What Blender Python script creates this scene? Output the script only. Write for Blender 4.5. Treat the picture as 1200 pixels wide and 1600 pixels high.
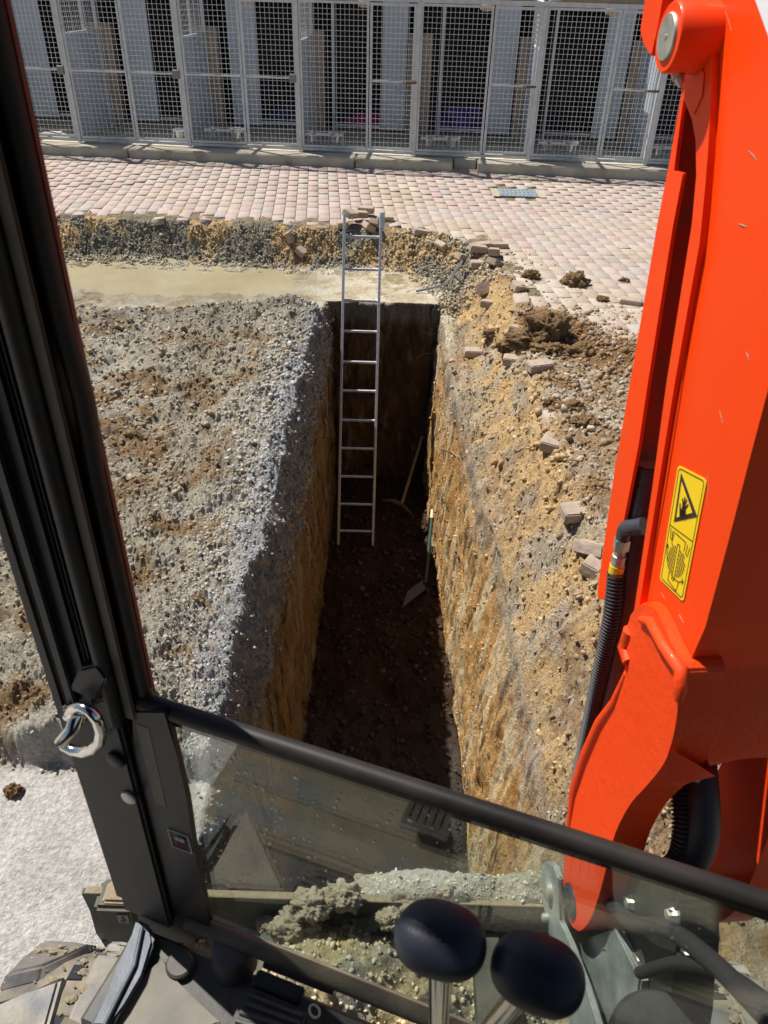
import bpy, bmesh, math, random
import numpy as np
from mathutils import Vector, Matrix
for o in list(bpy.data.objects): bpy.data.objects.remove(o)
random.seed(7); rng = np.random.default_rng(7)
S = bpy.context.scene; COL = S.collection
R = math.radians

# ------------------------------------------------------------------ camera, world, sun
F = 1200.; H = 2.3; TH = R(34.7); RO = R(1.72)
c_, s_ = math.cos(TH), math.sin(TH); cr_, sr_ = math.cos(RO), math.sin(RO)
def ray(px, py):
    x = px-600; y = 800-py
    X = x*cr_-y*sr_; Y = x*sr_+y*cr_
    return Vector((X, F*c_+Y*s_, -F*s_+Y*c_))
EYE = Vector((0, 0, H))
cam_d = bpy.data.cameras.new('camera'); cam = bpy.data.objects.new('camera', cam_d); COL.objects.link(cam)
f = ray(600, 800).normalized(); up = (ray(600, 0)-ray(600, 1600)).normalized(); rt = f.cross(up).normalized(); up = rt.cross(f)
cam.matrix_world = Matrix(((rt.x, up.x, -f.x, 0), (rt.y, up.y, -f.y, 0), (rt.z, up.z, -f.z, H), (0, 0, 0, 1)))
cam_d.sensor_fit = 'VERTICAL'; cam_d.sensor_height = 34.6; cam_d.sensor_width = 25.95; cam_d.lens = 34.6*F/1600
cam_d.clip_start = 0.02; cam_d.clip_end = 2000
cam_d.dof.use_dof = True; cam_d.dof.focus_distance = 6.0; cam_d.dof.aperture_fstop = 13
S.camera = cam
L = Vector((.52, -.37, -1.0)).normalized()          # direction the sunlight travels
w = bpy.data.worlds.new('World'); S.world = w; w.use_nodes = True
nt = w.node_tree; sky = nt.nodes.new('ShaderNodeTexSky'); sky.sky_type = 'NISHITA'; sky.sun_disc = False
sky.sun_elevation = math.asin(-L.z); sky.sun_rotation = math.atan2(-L.x, -L.y)
bg = nt.nodes['Background']; bg.inputs['Strength'].default_value = .055; nt.links.new(sky.outputs[0], bg.inputs['Color'])
sd_ = bpy.data.lights.new('sun', 'SUN'); sd_.energy = 5.0; sd_.angle = R(.53); sd_.color = (1, .955, .88)
sun = bpy.data.objects.new('sun', sd_); COL.objects.link(sun); sun.rotation_euler = L.to_track_quat('-Z', 'Y').to_euler(); sun.location = (0, 0, 20)
S.view_settings.view_transform = 'Standard'; S.view_settings.look = 'None'; S.view_settings.gamma = 1; S.view_settings.exposure = .34

# ------------------------------------------------------------------ noise
_p = rng.permutation(256); _p = np.concatenate([_p, _p, _p])
_g = rng.normal(size=(256, 3)); _g /= np.linalg.norm(_g, axis=1)[:, None]
def perlin(x, y, z):
    x = np.asarray(x, float); y = np.asarray(y, float)+0*x; z = np.asarray(z, float)+0*x
    xi = np.floor(x).astype(int); yi = np.floor(y).astype(int); zi = np.floor(z).astype(int)
    xf = x-xi; yf = y-yi; zf = z-zi; xi &= 255; yi &= 255; zi &= 255
    fd = lambda t: t*t*t*(t*(t*6-15)+10)
    u, v, w_ = fd(xf), fd(yf), fd(zf); r = 0
    for i in (0, 1):
        for j in (0, 1):
            for k in (0, 1):
                g = _g[_p[_p[_p[xi+i]+yi+j]+zi+k]]
                d = g[..., 0]*(xf-i)+g[..., 1]*(yf-j)+g[..., 2]*(zf-k)
                r = r+d*(u if i else 1-u)*(v if j else 1-v)*(w_ if k else 1-w_)
    return r*1.5
def fbm(x, y, z, s, o=4, h=.55):
    r = 0; a = 1; n = 0
    for i in range(o):
        r = r+a*perlin(x*s+i*7.3, y*s+3.1*i, z*s+1.7*i); n += a; a *= h; s *= 2.03
    return r/n*1.6
def sst(a, b, x):
    t = np.clip((x-a)/(b-a), 0, 1); return t*t*(3-2*t)

# ------------------------------------------------------------------ materials
def mat(name, col=(.5, .5, .5), rough=.6, metal=0, attr=None, nscale=0, namt=.25, bump=0, bscale=60, spec=.5, coat=0, col2=None, bscale2=0, ndetail=6, nrough=.6):
    m = bpy.data.materials.new(name); m.use_nodes = True; n = m.node_tree; b = n.nodes['Principled BSDF']
    b.inputs['Roughness'].default_value = rough; b.inputs['Metallic'].default_value = metal
    b.inputs['Specular IOR Level'].default_value = spec; b.inputs['Coat Weight'].default_value = coat
    b.inputs['Coat Roughness'].default_value = .12
    b.inputs['Base Color'].default_value = (*col, 1)
    src = None
    tc = n.nodes.new('ShaderNodeTexCoord')
    if attr:
        a = n.nodes.new('ShaderNodeAttribute'); a.attribute_name = attr; src = a.outputs['Color']
    if nscale:
        t = n.nodes.new('ShaderNodeTexNoise'); t.inputs['Scale'].default_value = nscale; t.inputs['Detail'].default_value = ndetail; t.inputs['Roughness'].default_value = nrough
        n.links.new(tc.outputs['Object'], t.inputs['Vector'])
        if col2:
            cr = n.nodes.new('ShaderNodeValToRGB'); cr.color_ramp.elements[0].position = .5-namt; cr.color_ramp.elements[1].position = .5+namt
            cr.color_ramp.elements[0].color = (*col, 1); cr.color_ramp.elements[1].color = (*col2, 1)
            n.links.new(t.outputs['Fac'], cr.inputs['Fac']); src = cr.outputs['Color']
        else:
            mr = n.nodes.new('ShaderNodeMapRange'); mr.inputs['From Min'].default_value = .25; mr.inputs['From Max'].default_value = .75
            mr.inputs['To Min'].default_value = 1-namt; mr.inputs['To Max'].default_value = 1+namt
            n.links.new(t.outputs['Fac'], mr.inputs['Value'])
            vm = n.nodes.new('ShaderNodeVectorMath'); vm.operation = 'SCALE'
            if src: n.links.new(src, vm.inputs[0])
            else: vm.inputs[0].default_value = col
            n.links.new(mr.outputs['Result'], vm.inputs['Scale']); src = vm.outputs['Vector']
    if src: n.links.new(src, b.inputs['Base Color'])
    if bump:
        t = n.nodes.new('ShaderNodeTexNoise'); t.inputs['Scale'].default_value = bscale; t.inputs['Detail'].default_value = 8; t.inputs['Roughness'].default_value = .7
        n.links.new(tc.outputs['Object'], t.inputs['Vector'])
        bu = n.nodes.new('ShaderNodeBump'); bu.inputs['Strength'].default_value = 1; bu.inputs['Distance'].default_value = bump
        n.links.new(t.outputs['Fac'], bu.inputs['Height']); n.links.new(bu.outputs['Normal'], b.inputs['Normal'])
    return m
M = {}
M['soil'] = mat('soil', rough=.95, attr='Col', nscale=45, namt=.5, bump=.026, bscale=60, spec=.12, ndetail=9, nrough=.75)
M['stone'] = mat('stone', rough=.85, attr='Col', nscale=90, namt=.25, bump=.002, bscale=200, spec=.25)
M['paver'] = mat('paver', rough=.85, attr='Col', nscale=38, namt=.22, bump=.002, bscale=150, spec=.25, ndetail=8)
def dust(m, col, scale, lo_, hi_, amt):
    n = m.node_tree; b = n.nodes['Principled BSDF']; src = b.inputs['Base Color'].links[0].from_socket
    tc = n.nodes.new('ShaderNodeTexCoord'); t = n.nodes.new('ShaderNodeTexNoise'); t.inputs['Scale'].default_value = scale; t.inputs['Detail'].default_value = 10; t.inputs['Roughness'].default_value = .68
    n.links.new(tc.outputs['Object'], t.inputs['Vector']); mr = n.nodes.new('ShaderNodeMapRange'); mr.inputs['From Min'].default_value = lo_; mr.inputs['From Max'].default_value = hi_; mr.inputs['To Max'].default_value = amt
    n.links.new(t.outputs['Fac'], mr.inputs['Value']); mx = n.nodes.new('ShaderNodeMix'); mx.data_type = 'RGBA'; n.links.new(mr.outputs['Result'], mx.inputs[0]); n.links.new(src, mx.inputs[6]); mx.inputs[7].default_value = (*col, 1); n.links.new(mx.outputs[2], b.inputs['Base Color'])
dust(M['paver'], (.48, .41, .31), 1.1, .50, .68, .55); dust(M['paver'], (.30, .22, .14), 2.3, .54, .70, .6); dust(M['paver'], (.62, .58, .50), 6.0, .60, .72, .5)
M['clod'] = mat('clod', (.17, .10, .05), .95, nscale=22, col2=(.32, .21, .11), namt=.2, bump=.02, bscale=60, spec=.1)
M['clod2'] = mat('pale_clod', (.40, .33, .21), .95, nscale=18, col2=(.58, .52, .42), namt=.2, bump=.016, bscale=70, spec=.1)
M['block'] = mat('concrete_block', (.33, .25, .20), .9, nscale=14, col2=(.50, .41, .33), namt=.22, bump=.0015, bscale=140, spec=.2)
M['concrete'] = mat('kerb_concrete', (.46, .41, .32), .9, nscale=5, col2=(.62, .56, .45), namt=.25, bump=.004, bscale=60, spec=.2)
M['dkconcrete'] = mat('dark_concrete', (.24, .21, .17), .9, nscale=5, col2=(.34, .30, .25), namt=.25, bump=.004, bscale=60, spec=.2)
dust(M['concrete'], (.24, .20, .14), 2.2, .54, .66, .6)
dust(M['block'], (.42, .32, .19), 7., .48, .62, .7)
M['galv'] = mat('galvanised_steel', (.56, .59, .62), .42, .3, nscale=9, namt=.18, bump=.0004, bscale=200)
M['wire'] = mat('galvanised_wire', (.70, .72, .74), .4, 0)
M['sheet'] = mat('sheet_metal', (.47, .52, .58), .5, .05, nscale=3, namt=.12)
M['beige'] = mat('beige_render', (.42, .34, .26), .9, nscale=7, namt=.2, bump=.003, bscale=40)
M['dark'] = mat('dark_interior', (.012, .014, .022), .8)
M['roofm'] = mat('roof_sheet', (.30, .29, .28), .7, nscale=4, namt=.2)
M['alu'] = mat('ladder_aluminium', (.60, .61, .63), .38, .6, nscale=30, namt=.2)
M['steel'] = mat('bright_steel', (.62, .63, .62), .3, .85, nscale=20, namt=.2)
M['chrome'] = mat('chrome', (.75, .74, .70), .12, 1, nscale=10, namt=.1)
M['zinc'] = mat('zinc_pin', (.50, .50, .44), .45, .7, nscale=40, namt=.3, bump=.0006, bscale=120)
M['orange'] = mat('orange_paint', (.90, .058, .002), .42, 0, nscale=2.5, namt=.05, bump=.0002, bscale=28, spec=.22, coat=.08)
M['orangecast'] = mat('orange_cast', (.88, .062, .003), .46, 0, nscale=3, namt=.06, bump=.0028, bscale=42, spec=.3, coat=.08)
M['orangedirtshade'] = mat('shaded_dirty_orange', (.30, .028, .008), .7, nscale=9, col2=(.13, .075, .045), namt=.12, spec=.25)  # dirty paint, darkened as well for the shade inside the guard channel
M['black'] = mat('black_cab_paint', (.008, .0085, .0095), .42, 0, nscale=10, namt=.3, spec=.28, bump=.0003, bscale=40)
M['blackdust'] = mat('dusty_black_paint', (.010, .010, .011), .5, nscale=6, col2=(.045, .040, .033), namt=.16, spec=.3, ndetail=9)
M['rubber'] = mat('rubber_seal', (.011, .0105, .0105), .5, spec=.28, nscale=9, col2=(.035, .03, .027), namt=.2)
M['brownrub'] = mat('dusty_rubber_strip', (.045, .034, .026), .5, nscale=14, col2=(.085, .068, .05), namt=.2, bump=.0008, bscale=90)
M['sill'] = mat('dusty_sill', (.065, .052, .038), .8, nscale=16, col2=(.19, .155, .105), namt=.2, bump=.0015, bscale=110, ndetail=9)
M['plastic'] = mat('cab_floor_plastic', (.034, .034, .034), .55, nscale=13, col2=(.10, .092, .078), namt=.17, bump=.0006, bscale=60, ndetail=9)
M['lightpl'] = mat('sunlit_floor_panel', (.13, .125, .115), .75, nscale=15, col2=(.24, .22, .18), namt=.2, bump=.0006, bscale=70, ndetail=9)  # light tone paints the sunlit patch of cab floor
M['matdirt'] = mat('floor_mat_dirt', (.21, .18, .125), .9, nscale=12, col2=(.13, .115, .085), namt=.2, bump=.003, bscale=70)
M['mat'] = mat('floor_mat_rubber', (.09, .105, .115), .7, nscale=6, col2=(.19, .17, .12), namt=.10, bump=.002, bscale=80)
M['knob'] = mat('knob_rubber', (.010, .012, .024), .5, nscale=20, namt=.2, bump=.0002, bscale=160)
M['hose'] = mat('hose_black', (.032, .030, .036), .55)
M['cyl'] = mat('cylinder_paint', (.045, .045, .055), .35, nscale=18, namt=.3)
M['bracket'] = mat('grey_green_metal', (.13, .155, .16), .55, nscale=12, col2=(.38, .40, .37), namt=.2, bump=.001, bscale=70, ndetail=9)
M['dkbracket'] = mat('dark_bracket', (.008, .009, .009), .6, nscale=12, col2=(.04, .038, .032), namt=.2, bump=.001, bscale=70)
M['blade'] = mat('dusty_blade', (.035, .037, .033), .7, nscale=10, col2=(.12, .11, .08), namt=.2, bump=.001, bscale=70)
M['track'] = mat('track_rubber', (.10, .095, .085), .8, nscale=9, col2=(.28, .235, .17), namt=.17, bump=.002, bscale=50, ndetail=9)
M['lug'] = mat('lug_rubber', (.085, .097, .115), .5, nscale=9, col2=(.30, .26, .20), namt=.2, bump=.0015, bscale=60, ndetail=9)
M['mud'] = mat('dried_mud', (.24, .19, .12), .95, nscale=30, col2=(.36, .30, .2), namt=.2, bump=.006, bscale=80)
M['yellow'] = mat('yellow_decal', (.88, .60, .01), .4)
M['decalblk'] = mat('decal_black', (.035, .018, .012), .45)
M['white'] = mat('white_decal', (.78, .80, .84), .4)
M['whitepaint'] = mat('white_print', (.6, .6, .58), .5)
M['redprint'] = mat('red_print', (.35, .03, .02), .5)
dust(M['orange'], (.62, .12, .03), 2.2, .52, .82, .3); dust(M['orangecast'], (.55, .14, .05), 4.0, .52, .80, .4)
M['redreflect'] = mat('red_reflection', (.10, .012, .008), .5)  # painted reflection of the orange boom on the pillar
M['tubem'] = mat('worn_blue_grey_metal', (.075, .088, .11), .5, .2, nscale=22, namt=.4, bump=.0006, bscale=80)
M['latchm'] = mat('latch_box_metal', (.22, .22, .21), .5, .4, nscale=40, namt=.3)
M['oldsteel'] = mat('dirty_steel', (.11, .10, .09), .6, .2, nscale=25, namt=.4)
M['wood'] = mat('wood_handle', (.30, .22, .14), .7, nscale=8, namt=.25)
M['pale'] = mat('pale_wood', (.78, .62, .34), .7)
M['green'] = mat('green_handle', (.008, .05, .035), .45)
M['rust'] = mat('rusty_steel', (.16, .10, .065), .7, .3, nscale=30, namt=.35)
M['magenta'] = mat('magenta_cloth', (.42, .012, .13), .9, nscale=9, namt=.3)
M['purple'] = mat('purple_cloth', (.12, .04, .38), .9, nscale=6, col2=(.02, .02, .08), namt=.15)
M['bluec'] = mat('blue_cloth', (.02, .05, .16), .9, nscale=6, col2=(.01, .012, .03), namt=.15)
M['root'] = mat('root', (.30, .23, .14), .9)
M['drain'] = mat('drain_metal', (.30, .36, .40), .5, .2, nscale=30, namt=.3)
# muddy water
m = mat('muddy_water', (.33, .28, .165), .05, nscale=1.6, col2=(.42, .37, .25), namt=.25, spec=.5); M['water'] = m
# thin glass
def glass_mat():
    m = bpy.data.materials.new('dusty_window_glass'); m.use_nodes = True; n = m.node_tree; n.nodes.clear()
    out = n.nodes.new('ShaderNodeOutputMaterial'); tr = n.nodes.new('ShaderNodeBsdfTransparent'); tr.inputs[0].default_value = (.91, .955, .915, 1)
    gl = n.nodes.new('ShaderNodeBsdfGlossy'); gl.inputs['Roughness'].default_value = .02; gl.inputs[0].default_value = (1, 1, 1, 1)
    lw = n.nodes.new('ShaderNodeLayerWeight'); lw.inputs['Blend'].default_value = .5
    pw = n.nodes.new('ShaderNodeMath'); pw.operation = 'POWER'; pw.inputs[1].default_value = 4.0; n.links.new(lw.outputs['Facing'], pw.inputs[0])
    ma = n.nodes.new('ShaderNodeMath'); ma.operation = 'MULTIPLY_ADD'; ma.inputs[1].default_value = .92; ma.inputs[2].default_value = .085; n.links.new(pw.outputs[0], ma.inputs[0])
    mx = n.nodes.new('ShaderNodeMixShader'); n.links.new(ma.outputs[0], mx.inputs[0]); n.links.new(tr.outputs[0], mx.inputs[1]); n.links.new(gl.outputs[0], mx.inputs[2])
    df = n.nodes.new('ShaderNodeBsdfDiffuse'); df.inputs[0].default_value = (.42, .45, .38, 1)
    tc = n.nodes.new('ShaderNodeTexCoord'); mp = n.nodes.new('ShaderNodeMapping'); mp.inputs['Scale'].default_value = (3, 3, 1.2); n.links.new(tc.outputs['Object'], mp.inputs[0])
    no = n.nodes.new('ShaderNodeTexNoise'); no.inputs['Scale'].default_value = 3; no.inputs['Detail'].default_value = 9; no.inputs['Roughness'].default_value = .65; n.links.new(mp.outputs[0], no.inputs['Vector'])
    mr = n.nodes.new('ShaderNodeMapRange'); mr.inputs['From Min'].default_value = .35; mr.inputs['From Max'].default_value = .75; mr.inputs['To Min'].default_value = .002; mr.inputs['To Max'].default_value = .035; n.links.new(no.outputs['Fac'], mr.inputs['Value'])
    mx2 = n.nodes.new('ShaderNodeMixShader'); n.links.new(mr.outputs[0], mx2.inputs[0]); n.links.new(mx.outputs[0], mx2.inputs[1]); n.links.new(df.outputs[0], mx2.inputs[2])
    n.links.new(mx2.outputs[0], out.inputs[0]); return m
M['glass'] = glass_mat()

# ------------------------------------------------------------------ helpers
def tag(o, label=None, cat=None, group=None, kind=None):
    if label: o['label'] = label
    if cat: o['category'] = cat
    if group: o['group'] = group
    if kind: o['kind'] = kind
    return o
def empty(name, loc=(0, 0, 0), rz=0, label=None, cat=None, group=None):
    o = bpy.data.objects.new(name, None); COL.objects.link(o); o.location = loc; o.rotation_euler = (0, 0, rz); o.empty_display_size = .1
    return tag(o, label, cat, group)
def np_mesh(name, V, Fc, m, colors=None, smooth=False, parent=None):
    me = bpy.data.meshes.new(name); V = np.asarray(V, np.float32); Fc = np.asarray(Fc, np.int32); k = Fc.shape[1]
    me.vertices.add(len(V)); me.vertices.foreach_set('co', V.ravel())
    me.loops.add(Fc.size); me.loops.foreach_set('vertex_index', Fc.ravel())
    me.polygons.add(len(Fc)); me.polygons.foreach_set('loop_start', np.arange(0, Fc.size, k, dtype=np.int32)); me.polygons.foreach_set('loop_total', np.full(len(Fc), k, np.int32))
    me.update(calc_edges=True); me.validate()
    if smooth: me.polygons.foreach_set('use_smooth', np.ones(len(me.polygons), bool))
    if colors is not None:
        a = me.color_attributes.new('Col', 'FLOAT_COLOR', 'POINT'); c4 = np.ones((len(V), 4), np.float32); c4[:, :3] = colors; a.data.foreach_set('color', c4.ravel())
    o = bpy.data.objects.new(name, me); COL.objects.link(o); me.materials.append(m); o.parent = parent
    return o
class MB:
    """collects solids and links them as one mesh object"""
    def __init__(s): s.bm = bmesh.new()
    def box(s, c, d, rot=None, bev=0, seg=1):
        r = bmesh.ops.create_cube(s.bm, size=1); vs = r['verts']
        for v in vs: v.co = Vector((v.co.x*d[0], v.co.y*d[1], v.co.z*d[2]))
        if bev:
            es = list({e for v in vs for e in v.link_edges}); q = bmesh.ops.bevel(s.bm, geom=es, offset=bev, segments=seg, affect='EDGES'); vs = list({v for f_ in q['faces'] for v in f_.verts} | {v for v in vs if v.is_valid})
        for v in vs:
            if rot is not None: v.co = rot @ v.co
            v.co += Vector(c)
        return s
    def tube(s, pts, r, n=8, closed=False, caps=True, prof=None):
        pts = [Vector(p) for p in pts]; N = len(pts); rings = []; prev = None
        for i, p in enumerate(pts):
            if closed: t = pts[(i+1) % N]-pts[i-1]
            else: t = pts[min(i+1, N-1)]-pts[max(i-1, 0)]
            t.normalize()
            if prev is None:
                a = Vector((0, 0, 1)) if abs(t.z) < .9 else Vector((1, 0, 0)); x = t.cross(a).normalized()
            else: x = (prev-t*prev.dot(t)).normalized()
            prev = x; y = t.cross(x); rr = r[i] if hasattr(r, '__len__') else r
            rings.append([s.bm.verts.new(p+(x*math.cos(2*math.pi*k/n)+y*math.sin(2*math.pi*k/n))*rr) for k in range(n)])
        for i in range(N if closed else N-1):
            A, B = rings[i], rings[(i+1) % N]
            for k in range(n): s.bm.faces.new((A[k], A[(k+1) % n], B[(k+1) % n], B[k]))
        if not closed and caps:
            s.bm.faces.new(rings[0][::-1]); s.bm.faces.new(rings[-1])
        return s
    def prism(s, poly, d, bev=0):
        """poly: list of 3D points; extruded by vector d"""
        d = Vector(d); poly = [Vector(p) for p in poly]
        A = [s.bm.verts.new(p) for p in poly]; B = [s.bm.verts.new(p+d) for p in poly]; n = len(A)
        fs = [s.bm.faces.new(A), s.bm.faces.new(B[::-1])]
        for i in range(n): fs.append(s.bm.faces.new((A[i], B[i], B[(i+1) % n], A[(i+1) % n])))
        if bev:
            es = [e for e in {e for v in A+B for e in v.link_edges}]
            bmesh.ops.bevel(s.bm, geom=es, offset=bev, segments=2, affect='EDGES', clamp_overlap=True)
        return s
    def lathe(s, c, axis, prof, n=24):
        """prof: list of (distance along axis, radius)"""
        ax = Vector(axis).normalized(); a = Vector((0, 0, 1)) if abs(ax.z) < .9 else Vector((1, 0, 0)); x = ax.cross(a).normalized(); y = ax.cross(x); c = Vector(c)
        rings = [[s.bm.verts.new(c+ax*t+(x*math.cos(2*math.pi*k/n)+y*math.sin(2*math.pi*k/n))*max(r, 1e-4)) for k in range(n)] for t, r in prof]
        for A, B in zip(rings, rings[1:]):
            for k in range(n): s.bm.faces.new((A[k], A[(k+1) % n], B[(k+1) % n], B[k]))
        s.bm.faces.new(rings[0][::-1]); s.bm.faces.new(rings[-1]); return s
    def build(s, name, m, parent=None, smooth=None, kind=None):
        bmesh.ops.recalc_face_normals(s.bm, faces=s.bm.faces)
        me = bpy.data.meshes.new(name); s.bm.to_mesh(me); s.bm.free(); me.materials.append(M[m] if isinstance(m, str) else m)
        o = bpy.data.objects.new(name, me); COL.objects.link(o); o.parent = parent
        if smooth is not None:
            me.polygons.foreach_set('use_smooth', np.ones(len(me.polygons), bool)); me.set_sharp_from_angle(angle=R(smooth))
        if kind: o['kind'] = kind
        return o
def atz(px, py, z):
    d = ray(px, py); return EYE+d*((z-H)/d.z)
def atd(px, py, dep): return EYE+ray(px, py)*(dep/F)
def onp(px, py, p0, n):
    d = ray(px, py); return EYE+d*((Vector(p0)-EYE).dot(n)/d.dot(n))

# ------------------------------------------------------------------ ground with the trench
EDGE = np.array([(-14, 9.12), (-3.7, 9.10), (-2.7, 9.14), (-1.5, 9.02), (-1.1, 8.95), (-.1, 9.0), (.35, 8.85), (.75, 8.45), (.98, 7.9), (1.12, 7.1), (1.18, 6.3), (1.1, 5.4), (1.12, 4.0), (1.08, 2.5), (1.05, -6.)])
def sdist(x, y):
    """signed distance to the cut edge of the paving, positive on the paved side"""
    x = np.asarray(x, float); y = np.asarray(y, float)
    best = np.full(x.shape, 1e9); sg = np.ones(x.shape)
    for (ax, ay), (bx, by) in zip(EDGE[:-1], EDGE[1:]):
        dx, dy = bx-ax, by-ay; t = np.clip(((x-ax)*dx+(y-ay)*dy)/(dx*dx+dy*dy), 0, 1)
        d = np.hypot(x-ax-t*dx, y-ay-t*dy); s = np.sign(dx*(y-ay)-dy*(x-ax)); mk = d < best
        best = np.where(mk, d, best); sg = np.where(mk, s, sg)
    return best*sg
def cover(x, y):
    """loose soil lying over the paving beside the trench"""
    n = fbm(x, y, 5., .9, 4); n2 = fbm(x, y, 9., 6, 3)
    near = sst(6.6, 3.6, y)*sst(3.9, 1.2, x)
    pile = .10*np.exp(-(((x-1.28)/.27)**2+((y-6.0)/.33)**2))+.05*np.exp(-(((x-1.75)/.4)**2+((y-5.5)/.25)**2))
    return -.02+.037*near+(.035*n+.012*n2)*(.25+.9*near)+pile+(.012+.030*np.maximum(0, fbm(x, y, 31., 2.6, 3)+.12))*sst(.75, .0, sdist(x, y))
def gz(x, y):
    s = sdist(x, y); far = sst(8.0, 8.6, y)
    zin = -.35-.10*sst(8.3, 7.2, y)*sst(.45, .75, x)
    bank = sst(0, .42, -s-.0+.05*fbm(x, y, 2., 3, 3))
    bed = -.115
    z = np.where(s > 0, np.maximum(-.02, 0), 0)+0*x
    out = np.where(s > .055, -.016+0*x, bed)
    zc = cover(x, y)
    out = np.where(s > 0, np.maximum(out, zc), np.maximum(bed, zc-.02))
    zz = out*(1-bank)+zin*bank
    # spoil on the left of the trench
    yb = 7.08+.30*np.exp(-((x+1.25)/.55)**2)+.02*sst(-1.2, -.55, x)+.10*fbm(x, 0., 3., 2.0, 3)
    yn = 1.93+.10*(x+1.2)*-1+.05*fbm(x, 4., 1., 4, 3)
    sp = sst(0, .55, yb-y)*sst(0, .07, y-yn)*sst(-.4, -.6, x)
    hh = .13+.10*fbm(x, y, 1., 1.3, 4)+.07*sst(-1.5, -.75, x)*sst(1.8, 3, y)+.04*np.exp(-((y-6.5)/.35)**2)*sst(-2.2, -1, x)+.055*np.abs(fbm(x, y, 7., 3.2, 3))
    zz = zz+sp*np.maximum(hh, .05)
    # shallow basin of the puddle
    bas = np.exp(-(((x+2.7)/1.75)**4+((y-8.2)/.62)**4))
    zz = zz-.028*bas*(1+.5*fbm(x, y, 1., 2, 2))*(1-bank*0)
    return zz+0.004*fbm(x, y, 0., 9, 2)+.075*sst(9.6, 12.2, y)
TY0, TY1 = 1.28, 7.48; ZF = -2.42
ys = [-4, -3, -2, -1.2, -.6, -.2]; y = 0.1
while y < TY0-.03: ys.append(y); y += .02
ys += list(np.linspace(TY0-.03, TY0+.03, 40)); y = TY0+.045
while y < TY1-.03: ys.append(y); y += .0017*(y+1)+.003
ys += list(np.linspace(TY1-.03, TY1+.03, 80)); y = TY1+.045
while y < 9.35: ys.append(y); y += .014
while y < 12.5: ys.append(y); y += .12
ys += [14, 18, 26, 40, 70, 130, 300]
ys = np.array(ys)
xl = -.650+.075*fbm(ys, 0., 0., 1.1, 4); xbase = .445+.175*sst(7.4, 3.4, ys); xr = xbase+.07+.05*fbm(ys, 5., 0., 1.2, 4)+.04*sst(4, 2, ys)
cols = []
def seg(kind, t): cols.append((kind, t))
LX = np.concatenate([[-300, -100, -40, -20, -12, -9, -7.5, -6.5], np.linspace(-6, -3.4, 60), np.linspace(-3.37, -1.6, 120), np.linspace(-1.585, 0, 170)])  # last is scaled to rim
for t in LX: seg('L', t)
NW = 100
for t in np.linspace(0, 1, NW)[1:]: seg('LW', t)
for t in np.linspace(0, 1, 62)[1:]: seg('FL', t)
for t in np.linspace(0, 1, NW)[1:]: seg('RW', t)
RX = np.concatenate([np.linspace(0, 1.0, 115)[1:], np.linspace(1.012, 2.4, 100), np.linspace(2.5, 5.4, 30), [6, 8, 11, 15, 25, 50, 100, 300]])
for t in RX: seg('R', t)
NR, NC = len(ys), len(cols)
X = np.zeros((NR, NC)); Z = np.zeros((NR, NC)); Y = np.repeat(ys[:, None], NC, 1); K = np.array([{'L': 0, 'LW': 1, 'FL': 2, 'RW': 3, 'R': 4}[k] for k, _ in cols]); T = np.array([t for _, t in cols])
xlb = -.56+0*xl+.012*fbm(ys, 3., 0., .8, 2); xrb = xbase+.012*fbm(ys, 8., 0., .8, 2)
for j, (k, t) in enumerate(cols):
    if k == 'L': X[:, j] = t if t <= -1.6 else -1.6+(xl+1.6)*(t+1.585)/1.585
    elif k == 'LW': X[:, j] = xl+(xlb-xl)*(t**.5)
    elif k == 'FL': X[:, j] = xlb+(xrb-xlb)*t
    elif k == 'RW': X[:, j] = xrb+(xr-xrb)*t**2.2
    else: X[:, j] = xr+t
G = gz(X, Y)
D = np.clip((ys-(TY0-.03))/.06, 0, 1)*np.clip(((TY1+.03)-ys)/.06, 0, 1)
zl = gz(xl, ys); zr = gz(xr, ys)-.12
for j, (k, t) in enumerate(cols):
    if k == 'LW': s = zl+(ZF-zl)*t
    elif k == 'FL': s = ZF+0*ys
    elif k == 'RW': s = ZF+(zr-ZF)*t
    elif k == 'R': s = G[:, j]-.12*np.exp(-(t/.10)**1.0)
    else: s = G[:, j]
    Z[:, j] = G[:, j]+D*(s-G[:, j])
# displacement of walls, floor and loose ground
intr = (D[:, None] > .02)
n1 = fbm(X, Y*1.0, Z*.75, 2.2, 3); n2 = fbm(X*1.5, Y, Z*.5, 9, 4); n3 = fbm(X, Y, Z, 30, 2)
wall = np.isin(K, (1, 3))[None, :] & intr
sgn = np.where(K == 1, 1, -1)[None, :]
tt = T[None, :]; fade = np.clip(tt/.03, 0, 1)*np.clip((1-tt)/.03, 0, 1)
rough = np.where(K == 1, sst(-1.0, -.6, Z), 0); n4 = np.abs(fbm(X, Y, Z, 24, 3))
X = X+np.where(wall, sgn*fade*(.035*n1+.024*n2+.007*n3+rough*(.03*n2+.05*n4)), 0)
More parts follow.
